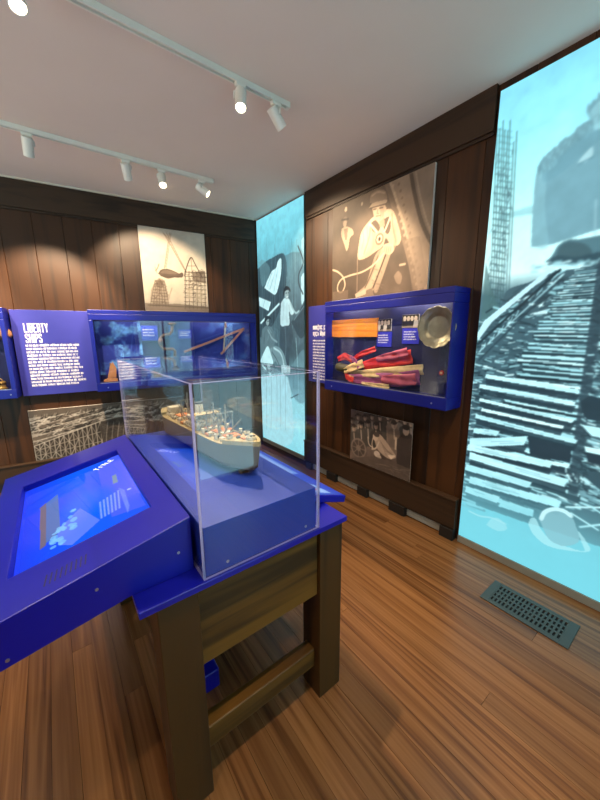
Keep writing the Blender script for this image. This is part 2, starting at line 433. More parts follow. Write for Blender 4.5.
struct(MB().box((-3.0, -1.35, CEIL), (XR+.12, 4.9, CEIL+.1)).build('ceiling', m_ceil))

def board_wall(name, fr, u0, u1, z0, z1, w=.236, th=.02, back=.1, phase=0.0):
    mb = MB(); u = u0-phase; mb.box((u0, z0, -back), (u1, z1, -th), 0, fr.M(), tint=.3)
    while u < u1:
        a = max(u, u0); b = min(u+w, u1)
        if b-a > .01:
            t = random.random(); g = .003
            # bevelled board: chamfered long edges leave a V groove
            pts = [(a+.0005, -th), (a+.0005, -g), (a+g, 0), (b-g, 0), (b-.0005, -g), (b-.0005, -th)]
            k = [fr.at(p[0], z0, p[1]) for p in pts]; q = [fr.at(p[0], z1, p[1]) for p in pts]; n = 6
            mb.add(k+q, [tuple(range(n)), tuple(range(2*n-1, n-1, -1))]+[(i, (i+1) % n, n+(i+1) % n, n+i) for i in range(n)], 0, t)
        u += w
    return struct(mb.build(name, m_wall))
board_wall('wall_right', FR, -3.82, 1.35, 0, CEIL, phase=.1)
board_wall('wall_back', FB, -5.3, 0.0, 0, CEIL, phase=.02)
FN = Frame((XR, -1.25, 0), (-1, 0, 0), (0, 0, 1))      # wall behind the viewer
board_wall('wall_near', FN, 0.0, .54, 0, CEIL)
board_wall('wall_near_left', FN, 1.92, 5.2, 0, CEIL)
board_wall('wall_near_top', FN, .54, 1.92, 2.55, CEIL)
mb = MB()
for (a, b) in (((.541, .0005), (.62, 2.549)), ((1.84, .0005), (1.919, 2.549)), ((.62, 2.47), (1.84, 2.549)), ((.62, .0005), (1.84, .10)), ((1.24, .10), (1.29, 2.47))): mb.box((a[0], a[1], -.08), (b[0], b[1], -.02), 0, FN.M())
dr = struct(mb.build('door_1', m_whitetrim, bevel=.003))
MB().box((.6205, .1005, -.054), (1.2395, 2.4695, -.048), 0, FN.M()).build('door_glass', m_glass, dr); MB().box((1.2905, .1005, -.054), (1.8395, 2.4695, -.048), 0, FN.M()).build('door_glass', m_glass, dr)

# frieze boards, rails and ceiling trim
struct(MB().box((-2.825, 2.665, .0005), (-1.04, CEIL-.001, .03), 0, FR.M(), .5).box((-2.825, 2.645, .0005), (-1.04, 2.665, .016), 0, FR.M(), .3).build('trim_1', m_frieze_r, bevel=.002))
struct(MB().box((-5.2, 2.655, .0005), (-.06, CEIL-.014, .03), 0, FB.M(), .5).box((-5.2, 2.635, .0005), (-.06, 2.655, .016), 0, FB.M(), .3).build('trim_2', m_frieze_b, bevel=.002))
struct(MB().box((-5.2, CEIL-.013, .0005), (-.05, CEIL-.001, .045), 0, FB.M()).build('trim_3', m_whitetrim, bevel=.002))
def rail(name, fr, u0, u1, z0, z1, feet, mat, stripw):
    mb = MB(); mb.box((u0, z0, .0005), (u1, z1-.016, .05), 0, fr.M(), .4); mb.box((u0, z1-.016, .0005), (u1, z1, .058), 0, fr.M(), .75)
    struct(mb.build(name, mat, bevel=.004))
    for i, u in enumerate(feet): mb = MB()
    mb = MB(); 
    for u in feet: mb.box((u-stripw, 0, .0005), (u+stripw, z0, .07), 0, fr.M())
    return mb
mb = rail('baseboard_right', FR, -2.83, -1.045, .085, .325, (), m_frieze_r, .05)
for i, (a, b) in enumerate(((-2.79, -2.69), (-2.43, -2.29), (-1.99, -1.87), (-1.62, -1.46), (-1.15, -1.045))):
    struct(MB().box((a, 0.0005, .0005), (b, .084, .062), 0, FR.M()).build('trim_%d' % (4+i), m_darkfoot, bevel=.003))
for i, (a, b) in enumerate(((-2.69, -2.43), (-2.29, -1.99), (-1.87, -1.62), (-1.46, -1.15))):
    mb = MB(); mb.box((a+.004, .012, .0005), (b-.004, .07, .03), 0, FR.M())
    mb.box((a+.004, .032, .03), (b-.004, .037, .034), 0, FR.M()); mb.box((a+.004, .05, .03), (b-.004, .055, .034), 0, FR.M())
    struct(mb.build('trim_%d' % (9+i), m_grey, bevel=.002))
rail('baseboard_back', FB, -5.2, -.1, .085, .262, (), m_frieze_b, .05)
struct(MB().box((-5.2, 0.0005, .0005), (-.1, .084, .035), 0, FB.M()).build('trim_13', m_darkfoot))

# ------------------------------------------------------------------ lightboxes
cy = tone([(0, (40, 58, 66)), (.3, (78, 110, 120)), (.55, (120, 164, 174)), (.75, (160, 216, 224)), (1, (214, 248, 250))])
def lightbox(label, fr, w, h, nx, ny, draw, group='backlit photo walls'):
    """fr: lower-left corner on the wall"""
    t = thing('lightbox', label, 'backlit photo', fr.at(w/2, 0, 0), group)
    mb = MB(); mb.box((0, 0, .001), (w, h, .022), 0, fr.M()); mb.build('lightbox_body', m_frame, t)
    a = .012
    mb = MB(); mb.box((0, -.05, .001), (w, 0, .03), 0, fr.M()); mb.build('bottom_rail', m_alu, t)
    c = Canvas(fr.off(.002, .002, .0225), w-.004, h-.004, nx, ny, cy(.6)); draw(c); c.build('backlit_print', m_lit, t)
    return t

def draw_debris(c):
    P = cy; R = random.Random(3)
    c.vgrad([(0, (112, 206, 220)), (.12, (112, 190, 204)), (.2, (84, 116, 126)), (.60, (84, 116, 126)), (.64, (206, 248, 248)), (.72, (196, 246, 247)), (.82, (172, 238, 243)), (.92, (146, 222, 234)), (1, (132, 206, 224))])
    c.poly(curve([(500, 214), (515, 211), (530, 206), (545, 205), (545, 211), (520, 216), (500, 220), (500, 214)]), (146, 200, 206), .8)
    # ship's bow under way, a soft grey wall with a ragged top edge
    sk = [(531, 247), (533, 205), (536, 176), (539, 165)]; x = 539.0
    while x < 590:
        x += R.uniform(1.2, 2.6); f = (x-539)/51; y = 163-44*f**.9+R.uniform(-2.2, 1.6); sk.append((x, y))
    for (a, b) in ((587, 112), (588, 103), (591, 106), (593, 99), (597, 100), (599, 92), (603, 94), (606, 86), (640, 60), (780, -30)): sk.append((a, b))
    sk += [(780, 250), (640, 236), (600, 229), (575, 237), (553, 244)]
    c.poly(sk, (116, 160, 172))
    n = c.fbm(3); ship = c.c[..., 0] < 118
    for q, a in (((552, 240), .5), ((570, 200), .0)):
        pass
    c.poly(curve([(531, 247), (533, 205), (537, 174), (546, 176), (545, 210), (548, 246), (531, 247)]), (136, 184, 194), .55)
    c.poly(curve([(540, 170), (560, 156), (590, 128), (612, 104), (640, 80), (640, 120), (600, 140), (565, 170), (545, 182), (540, 170)]), (104, 150, 164), .45)
    c.poly(curve([(590, 112), (598, 102), (620, 84), (640, 74), (640, 110), (612, 120), (596, 130), (590, 112)]), (142, 192, 202), .8)
    for k in range(150):
        x = R.uniform(537, 630); yy = 168-46*max(0, (x-539)/51)**.9+R.uniform(-3, 9); c.line([(x, yy), (x+R.uniform(-1.5, 3), yy+R.uniform(1, 5))], .004, P(R.uniform(.3, .8)), .55)
    c.poly(curve([(577, 163), (584, 155), (592, 147), (593, 155), (586, 162), (577, 163)]), (160, 202, 210)); c.line([(579, 164), (593, 157)], .008, (92, 134, 148), .8)
    c.line([(596, 200), (594, 262)], .006, (164, 204, 212), .7)
    c.blur(1)
    # dark tug and spray at the foot of the ship
    c.poly(curve([(545, 262), (552, 256), (558, 246), (568, 240), (582, 239), (597, 236), (640, 230), (640, 268), (600, 266), (570, 263), (545, 262)]), (86, 122, 132)); c.poly(curve([(556, 258), (560, 247), (570, 242), (585, 244), (592, 252), (588, 262), (565, 264), (556, 258)]), (72, 100, 108)); c.poly(curve([(546, 265), (556, 256), (575, 257), (600, 252), (640, 246), (640, 262), (600, 266), (570, 266), (546, 265)]), (58, 84, 94), .9)
    for k in range(90):
        x = R.uniform(530, 625); c.ell((x, 264+R.uniform(-2.5, 6)-(x-560)*.09), R.uniform(.008, .028), R.uniform(.003, .009), P(R.uniform(.6, 1)), .6)
    c.blur(2)
    # scaffold tower of thin poles
    for k in range(8):
        x0 = 501+k*2.6; c.line([(x0-3+R.uniform(-1, 1), 118+R.uniform(0, 26)), (x0-13, 345)], .005, (66, 98, 102), .8)
    for k in range(34):
        y = 130+k*6.4; x0 = 501-(y-120)*.058; c.line([(x0-2+R.uniform(-1, 2), y-1), (x0+15-(y-120)*.018+R.uniform(-3, 2), y+1.5)], .0045, (58, 90, 94), min(1, .25+(y-125)/130))
    for k in range(160):
        y = R.uniform(150, 335); x = 500-(y-120)*.058+R.uniform(-2, 15); c.line([(x, y), (x+R.uniform(-3, 3), y+R.uniform(3, 9))], .0045, P(R.uniform(.05, .6)), .6)
    c.poly(curve([(486, 262), (492, 290), (501, 312), (508, 330), (492, 350), (476, 370), (482, 310), (486, 262)]), (82, 116, 118), .7)
    c.blur(1)
    # ground of wreckage
    c.poly(curve([(480, 330), (500, 306), (508, 290), (530, 282), (548, 274), (580, 268), (640, 256)])+[(640, 560), (460, 500)], (72, 100, 110))
    for k in range(2600):
        y = 270+R.random()**.8*235; x = R.uniform(460, 640)
        if y < max(318-(x-484)*.5, 268): continue
        f = (y-262)/240; L = (2.5+16*f)*R.uniform(.3, 1); sl = (y-326)/450+R.gauss(0, .25)*(1-f*.6)
        c.line([(x, y), (x+L, y+sl*L)], (.004+.013*f)*R.uniform(.4, 1.2), P(R.choice((0, .05, .1, .2, .3, .55, .7, .8, .95))), .8)
    for k in range(60):
        x = R.uniform(486, 560); y = 312-(x-486)*.45+R.uniform(-8, 26); c.line([(x, y), (x+R.uniform(4, 16), y-R.uniform(-3, 10))], R.uniform(.006, .016), P(R.choice((.05, .15, .7, .95))), .85)
    # launching rail running away to the left of the slip
    c.poly([(477, 334), (484, 321), (550, 268), (556, 268), (492, 322), (478, 341)], (182, 222, 228)); c.line([(478, 344), (560, 270)], .013, (42, 62, 70)); c.line([(479, 352), (564, 274)], .007, (160, 204, 212), .9); c.line([(479, 360), (560, 280)], .012, (52, 74, 84), .8)
    for k in range(26): t_ = k/26; x = 480+78*t_; y = 352-78*t_; c.line([(x, y), (x+2.5, y-6*(1-t_*.5))], .006, P(R.choice((.1, .8))), .7)
    # ties of the slipway, each plank light on top with a dark gap below
    xl = lambda y: 574-(y-268)*.60 if y < 330 else 537-(y-330)*.52
    xr = lambda y: 602-(y-262)*.13
    y = 270.0
    while y < 462:
        f = (y-262)/200; st = 1.5+f*6.2; sl = (y-322)/440
        a = xl(y)+R.uniform(-5, 5); b = xr(y)+R.uniform(-4, 4); h = st*R.uniform(.35, .62); y1 = y+sl*(b-a)+R.gauss(0, 1.2*f+.3)
        c.poly([(a, y), (b, y1), (b, y1+st), (a, y+st)], P(R.uniform(.02, .25)))
        c.poly([(a, y), ((a+b)/2, (y+y1)/2+R.gauss(0, .4)), (b, y1), (b+R.uniform(-3, 1), y1+h), (a+R.uniform(-1, 3), y+h*R.uniform(.7, 1.1))], P(R.uniform(.62, .92)))
        for q in range(R.choice((0, 1, 2, 3))):
            u0 = R.random()*.7; u1 = u0+R.uniform(.1, .4); g = lambda u, o: (a+(b-a)*u, y+(y1-y)*u+o)
            c.line([g(u0, h*.6), g(u1, h*.6)], .004+.004*f, P(R.choice((.2, .4, 1))), .7)
        y += st
    c.line(curve([(604, 262), (593, 340), (582, 420), (572, 500)]), .045, (58, 80, 90), .75)
    for k in range(60): y = R.uniform(270, 470); x = xr(y)+R.uniform(-2, 8); c.line([(x, y), (x+R.uniform(2, 7), y+R.uniform(-1, 4))], .008, P(R.choice((.05, .2, .8))), .8)
    # long broken timbers in the foreground
    def timber(a, b, hh, tn):
        c.poly([(a[0], a[1]+hh), (b[0], b[1]+hh), (b[0]-4, b[1]+hh+7), (a[0], a[1]+hh+6)], (46, 66, 76), .85)
        c.poly([a, (a[0]*.5+b[0]*.5, a[1]*.5+b[1]*.5+R.uniform(-.8, .8)), b, (b[0]-R.uniform(1, 4), b[1]+hh), (a[0]-1, a[1]+hh)], P(tn))
        for q in range(5):
            u = R.random()*.6; v = u+R.uniform(.15, .4); o = hh*R.uniform(.15, .9)
            c.line([(a[0]+(b[0]-a[0])*u, a[1]+(b[1]-a[1])*u+o), (a[0]+(b[0]-a[0])*v, a[1]+(b[1]-a[1])*v+o)], .006, P(tn+R.choice((-.25, -.12, .1))), .7)
    for q in (((480, 398), (575, 420), 3, .9), ((482, 408), (564, 426), 3, .95), ((476, 414), (578, 440), 4, .82), ((474, 428), (500, 431), 5, .8), ((470, 438), (528, 436), 9, .82), ((472, 446), (570, 464), 4, .9),
              ((468, 444), (553, 462), 6, .85), ((470, 452), (568, 480), 7, .84), ((466, 464), (532, 482), 6, .8), ((470, 476), (562, 501), 7, .82), ((476, 492), (534, 510), 7, .74), ((466, 486), (500, 497), 6, .85), ((480, 384), (576, 402), 4, .88), ((486, 374), (580, 390), 4, .85)): timber(*q)
    c.poly([(528, 438), (572, 448), (570, 463), (530, 454)], (48, 66, 76)); c.poly(curve([(580, 402), (590, 396), (600, 398), (640, 405), (640, 418), (590, 420), (580, 402)]), (50, 70, 80)); c.poly([(580, 424), (640, 436), (640, 447), (592, 436)], P(.85)); c.poly([(584, 446), (640, 458), (640, 464), (586, 452)], P(.9)); c.poly([(586, 452), (640, 464), (640, 474), (588, 462)], (48, 66, 76))
    c.poly([(576, 470), (600, 472), (640, 485), (640, 500), (598, 488)], (64, 90, 100))
    for k in range(24): x = R.uniform(566, 586); y = R.uniform(466, 484); c.line([(x, y), (x+R.uniform(-4, 5), y+R.uniform(1, 7))], .007, P(R.choice((.1, .9))), .8)
    c.line([(566, 507), (640, 508)], .009, P(.95)); c.line([(580, 527), (640, 520)], .010, P(.9)); c.line([(571, 513), (598, 530)], .009, P(.9)); c.line([(592, 507), (640, 540)], .008, P(.8))
    c.blur(1); n = c.fbm(16); c.c *= (.95+.1*n)[..., None]; c.c = np.clip((c.c-118)*1.16+118, 30, 255)
    # the print fades to plain cyan at its foot, with hats of onlookers
    f = np.clip((.60-c.gv)/.36, 0, 1)[..., None]; c.c = c.c*(1-f*.72)+np.array((118, 204, 220))*f*.72
    f = np.clip((.25-c.gv)/.25, 0, 1)[..., None]; c.c = c.c*(1-f*.85)+np.array((116, 208, 224))*f*.85
    c.poly(curve([(528, 524), (531, 518), (536, 519), (541, 529), (552, 541), (568, 547), (584, 551), (581, 541), (578, 531), (586, 541), (590, 551), (572, 551), (548, 546), (534, 535), (528, 524)]), (170, 230, 238), .7)
    c.poly(curve([(540, 521), (543, 513), (551, 509), (562, 510), (571, 516), (576, 526), (579, 541), (564, 546), (549, 539), (540, 521)]), (134, 190, 202), .8); c.line(curve([(541, 519), (545, 512), (554, 509), (564, 511), (571, 516)]), .022, (190, 238, 244), .7)
    c.poly(curve([(486, 525), (491, 519), (498, 518), (504, 523), (507, 529), (498, 531), (486, 525)]), (158, 222, 232), .6); c.line(curve([(469, 511), (480, 516), (492, 518), (506, 524)]), .012, (158, 222, 232), .5)
    c.blur(1)
lightbox('tall glowing cyan photo of a ship bow above wrecked slipway timbers, by the floor vent', FR.off(-1.022, .053), 1.06, 2.80, 300, 760, draw_debris)

def draw_workers(c):
    P = cy; R = random.Random(5)
    c.vgrad([(0, (140, 228, 238)), (.12, (170, 240, 244)), (.3, (140, 204, 212)), (.42, (74, 100, 110)), (.6, (76, 106, 116)), (.68, (92, 134, 146)), (.78, (106, 176, 192)), (.9, (118, 204, 220)), (1, (128, 214, 230))])
    n = c.fbm(3); n2 = c.fbm(8); mid = np.clip(1-abs(c.gv/c.h-.5)/.32, 0, 1); c.c *= (1+(n-.5)*.5*mid+(n2-.5)*.35*mid)[..., None]
    # shadowed rigging behind
    c.poly(curve([(257, 270), (264, 263), (272, 258), (284, 254), (287, 275), (283, 300), (272, 326), (257, 334), (257, 270)]), (46, 62, 72), .75)
    c.poly(curve([(284, 256), (296, 252), (306, 262), (306, 330), (297, 345), (290, 320), (284, 256)]), (86, 112, 122), .5)
    for k in range(60):
        x = R.uniform(257, 306); c.line(curve([(x, R.uniform(236, 285)), (x+R.uniform(-2, 2), R.uniform(285, 320)), (x+R.uniform(-4, 4), R.uniform(320, 400))]), .005, P(R.uniform(.05, .7)), .4)
    # hanging pale sheets
    c.poly(curve([(264.5, 288), (268, 279), (272, 271), (276, 268), (278, 261), (281, 258.5), (281.5, 268), (280, 280), (276, 294), (270, 292), (264.5, 288)], 5), (200, 240, 243))
    for (a, b) in (((276, 269), (270, 289)), ((278, 268), (274, 291)), ((272, 273), (267, 287))): c.line([a, b], .012, (136, 178, 186), .7)
    c.poly([(259, 297), (271, 302), (268.5, 311), (259.5, 306)], (194, 236, 240)); c.line([(265, 300), (263, 308)], .012, (130, 170, 178), .6)
    c.line([(261, 323), (279, 304)], .028, (196, 236, 240)); c.line([(262, 327), (280, 308)], .012, (60, 80, 90), .8)
    c.poly(curve([(259, 262), (263, 260), (270, 268), (268, 279), (262, 286), (259, 262)]), (110, 156, 164), .5)
    # pale gap and twisted rope at the right
    c.poly(curve([(301.5, 240), (304.5, 238), (304.5, 262), (302, 264), (301.5, 240)]), (170, 222, 228), .9); c.poly(curve([(301, 277), (304.5, 274), (304.5, 301), (301.5, 303), (301, 277)]), (186, 230, 234))
    c.line(curve([(298, 246), (302, 256), (303, 264), (299, 274), (299, 284), (303, 294)]), .016, (50, 70, 80), .9); c.line(curve([(300, 246), (304, 257), (304.5, 264), (301, 274)]), .006, (120, 160, 168), .8)
    c.poly(curve([(291, 322), (298, 314), (306, 300), (306, 330), (300, 338), (291, 322)]), (50, 70, 80), .85); c.line([(294, 320), (305, 305)], .012, (116, 150, 160), .8)
    # man in a pale shirt, looking out over his shoulder
    c.poly(curve([(281, 322), (290, 321), (293, 336), (290, 352), (288, 372), (282, 360), (280, 340), (281, 322)]), (62, 82, 92)); c.line(curve([(285, 326), (286, 345), (285, 362)]), .012, (100, 128, 138), .7)
    c.poly(curve([(281, 303), (284, 298.5), (288, 298), (290.5, 302), (292, 308), (294, 313), (291.5, 315), (289, 312), (289.5, 324), (285, 326), (280.5, 324), (281, 303)]), (184, 220, 225))
    for (a, b) in (((284, 302), (283, 320)), ((287, 303), (287, 322)), ((289, 305), (290, 312))): c.line([a, b], .008, (140, 176, 184), .7)
    c.line(curve([(290.5, 303), (293, 309), (296, 313), (299, 311)]), .02, (156, 192, 198)); 
    c.ell((286.8, 294), .040, .058, (150, 178, 182)); c.poly(curve([(284, 289), (286, 286), (289.5, 287.5), (290.5, 292), (288.5, 290), (285, 291.5), (284.2, 296), (283.4, 293), (284, 289)]), (36, 48, 56)); c.line([(285.8, 293.2), (286.8, 293)], .009, (50, 64, 72)); c.line([(288, 292.9), (288.9, 292.6)], .009, (50, 64, 72)); c.line([(286.6, 297), (288.4, 296.6)], .008, (230, 246, 246)); c.poly([(288.8, 291), (290, 292), (288.6, 299), (287.8, 298)], (100, 128, 136), .5)
    # second man crouched below, arm forward
    c.poly(curve([(262, 330), (266, 326), (272, 328), (275, 338), (273, 350), (266, 354), (261, 348), (262, 330)]), (92, 120, 128)); c.line(curve([(268, 330), (272, 338), (277, 342)]), .022, (128, 160, 168)); c.line(curve([(265, 332), (264, 344)]), .008, (60, 80, 88), .7)
    c.ell((267.5, 321.5), .04, .05, (140, 168, 172)); c.poly(curve([(264.5, 320), (266, 316), (270, 316.5), (271, 319.5), (268, 319), (265, 323), (264.5, 320)]), (44, 58, 66)); c.line([(267.3, 321.4), (269.5, 321)], .008, (60, 78, 86))
    c.poly(curve([(268, 350), (276, 346), (283, 352), (287, 366), (286, 376), (281, 372), (276, 362), (270, 362), (268, 350)]), (112, 146, 154)); c.line(curve([(274, 348), (281, 354), (285, 370)]), .024, (170, 208, 214), .9); c.line(curve([(272, 352), (277, 360), (282, 372)]), .01, (56, 76, 84), .8)
    for k in range(20): x = R.uniform(264, 290); y = R.uniform(326, 372); c.line([(x, y), (x+R.uniform(-1, 4), y+R.uniform(2, 6))], .007, P(R.choice((.1, .3, .75))), .5)
    c.poly(curve([(260, 362), (264, 352), (268, 346), (271, 354), (273, 364), (266, 366), (260, 362)]), (186, 230, 235))
    # plain pale sheet at the foot with hanging cords, dark bulk beside it
    c.poly(curve([(261, 368), (268, 366), (278, 370), (286, 376), (290, 384), (292, 442), (264, 434), (261, 368)]), (182, 234, 239))
    for x in (266, 271, 276.5, 280, 285): c.line(curve([(x, 367), (x+.6, 395), (x+R.uniform(0, 2), 430)]), .006, (100, 140, 152), .75)
    c.poly(curve([(287, 374), (294, 362), (304, 350), (306, 376), (304, 402), (296, 400), (291, 390), (287, 374)]), (104, 146, 158), .6); c.line([(291, 398), (299, 394)], .011, (56, 78, 88)); c.line(curve([(296, 338), (298, 370), (299, 402)]), .010, (160, 206, 212), .7)
    c.blur(1); n = c.fbm(18); c.c *= (.93+.14*n)[..., None]
    f = np.clip((.75-c.gv)/.6, 0, 1)[..., None]; c.c = c.c*(1-f*.4)+np.array((172, 244, 248))*f*.4
lightbox('narrow glowing cyan photo of two dockside workers in the corner of the room', FR.off(-3.80, .11), .955, 2.775, 170, 480, draw_workers)
struct(MB().box((-3.80, .0005, .0005), (-2.84, .058, .03), 0, FR.M()).build('trim_14', m_frieze_r))

# ------------------------------------------------------------------ mounted photographs
sep = tone([(0, (34, 26, 22)), (.35, (92, 76, 64)), (.6, (150, 130, 112)), (.8, (196, 174, 152)), (1, (226, 208, 186))])
gry = tone([(0, (26, 22, 20)), (.4, (96, 88, 82)), (.7, (164, 154, 144)), (1, (228, 220, 208))])
def photo(label, fr, w, h, nx, ny, draw, th=.02):
    t = thing('mounted_photo', label, 'photo', fr.at(w/2, 0, 0), 'black and white photo boards')
    mo = MB().box((0, 0, .0605 if th > .03 else .001), (w, h, th if th < .03 else th), 0, fr.M()).build('mount_board', m_board, t, bevel=.001)
    c = Canvas(fr.off(.001, .001, th), w-.002, h-.002, nx, ny, sep(.5)); draw(c); c.build('print', m_art, mo); return t

def draw_crane(c):
    R = random.Random(2); dk = (104, 86, 72)
    c.vgrad([(0, (178, 160, 140)), (.15, (214, 196, 172)), (.5, (222, 206, 182)), (1, (188, 174, 160))]); n = c.fbm(2); c.c *= (.93+.14*n)[..., None]
    # lifting booms and slings
    c.line([(169.5, 233), (164.5, 268)], .008, (150, 128, 109)); c.line([(171, 233), (166, 268)], .004, (130, 110, 93)); c.line(curve([(164, 234), (170, 244), (179, 260), (186, 272)]), .010, (160, 138, 118)); c.line(curve([(166.5, 233), (173, 246), (187, 273)]), .005, (136, 115, 97))
    for k in range(12): f = k/12; c.line([(164+22*f, 234+39*f), (167.5+20*f, 236+38*f)], .005, (150, 128, 108), .7); c.line([(169.5-5*f, 234+34*f), (171-5*f, 236+34*f)], .004, (146, 124, 105), .7)
    c.line([(168, 238), (163, 233)], .006, dk, .7)
    # the hanging bow section
    c.poly(curve([(158, 273.5), (161.5, 269.5), (168, 269), (175, 271.5), (179, 273.5), (182, 272.5), (183.5, 275), (181.5, 277.5), (175, 277.5), (168, 278.5), (162, 276.5), (158, 273.5)], 5), (106, 88, 74)); c.poly(curve([(160, 273), (164, 270.2), (171, 270.8), (178, 274), (168, 274), (160, 273)]), (132, 112, 96), .8); c.line([(161, 276), (180, 277)], .008, (84, 68, 57), .8)
    c.line(curve([(155.5, 271), (157.5, 268), (159, 264)]), .008, (140, 119, 100), .8); c.line([(155, 267), (157, 273)], .006, (140, 119, 100), .8)
    # left scaffold tower round a hull
    c.poly(curve([(151, 290), (155, 282), (160, 278), (165, 282), (167, 291), (168, 304), (152, 303), (151, 290)]), (150, 128, 108), .6); c.poly(curve([(155, 285), (160, 280), (164, 285), (160, 288), (155, 285)]), (112, 93, 78), .7)
    for k in range(7):
        f = k/6; c.line([(155+9*f, 280), (150+19*f, 307)], .005, (102, 84, 70), .85)
    for k in range(9): y = 281+k*3; w_ = 4.5+k*.65; c.line([(160-w_, y-.4), (160+w_, y+.6)], .005, (98, 80, 67), .8)
    for k in range(70): y = R.uniform(280, 306); w_ = 4.5+(y-281)*.2; x = 160+R.uniform(-w_, w_); c.line([(x, y), (x+R.uniform(-2.5, 2.5), y+R.uniform(-2.5, 2.5))], .005, (96, 78, 65), .6)
    # right crane tower with its hooped jib
    c.line(curve([(184.5, 276), (187, 266), (191, 257.5), (195, 264), (202, 277)]), .008, (70, 57, 48)); c.line([(191, 258), (192, 272)], .004, dk); c.line([(187, 266), (196, 266)], .004, dk)
    for k in range(6): c.line([(185+k*3.9, 271+k*.3), (185.5+k*4, 309)], .006, (82, 67, 56), .9)
    for k in range(9): y = 272+k*4.2; c.line([(184.5, y), (206, y+1.2)], .006, (80, 65, 54), .85)
    for k in range(120): y = R.uniform(270, 308); x = R.uniform(185, 206); c.line([(x, y), (x+R.uniform(-3.5, 3.5), y+R.uniform(-3, 3))], .006, (76, 61, 51), .65 if y < 288 else .4)
    c.poly([(192, 272), (205, 271), (206, 283), (194, 282)], (84, 68, 57), .6); c.poly([(187, 288), (192, 288), (192, 300), (187, 299)], (206, 186, 160), .6); c.poly([(196, 290), (203, 290), (203, 303), (196, 302)], (200, 180, 154), .5)
    c.poly([(145, 303), (180, 304), (210, 307), (210, 312), (145, 310)], (120, 102, 86), .7); c.line([(148, 305), (208, 308)], .01, (94, 78, 65), .8); c.line(curve([(168, 302), (170, 294), (172, 288)]), .014, (180, 160, 138), .6)
    c.blur(1); c.noise(.05, 12)
photo('pale photo of a crane hoisting a ship section, hung high on the back wall', Frame(S(1.36, 1.78), UB, (0, 0, 1)), .69, .87, 170, 210, draw_crane)

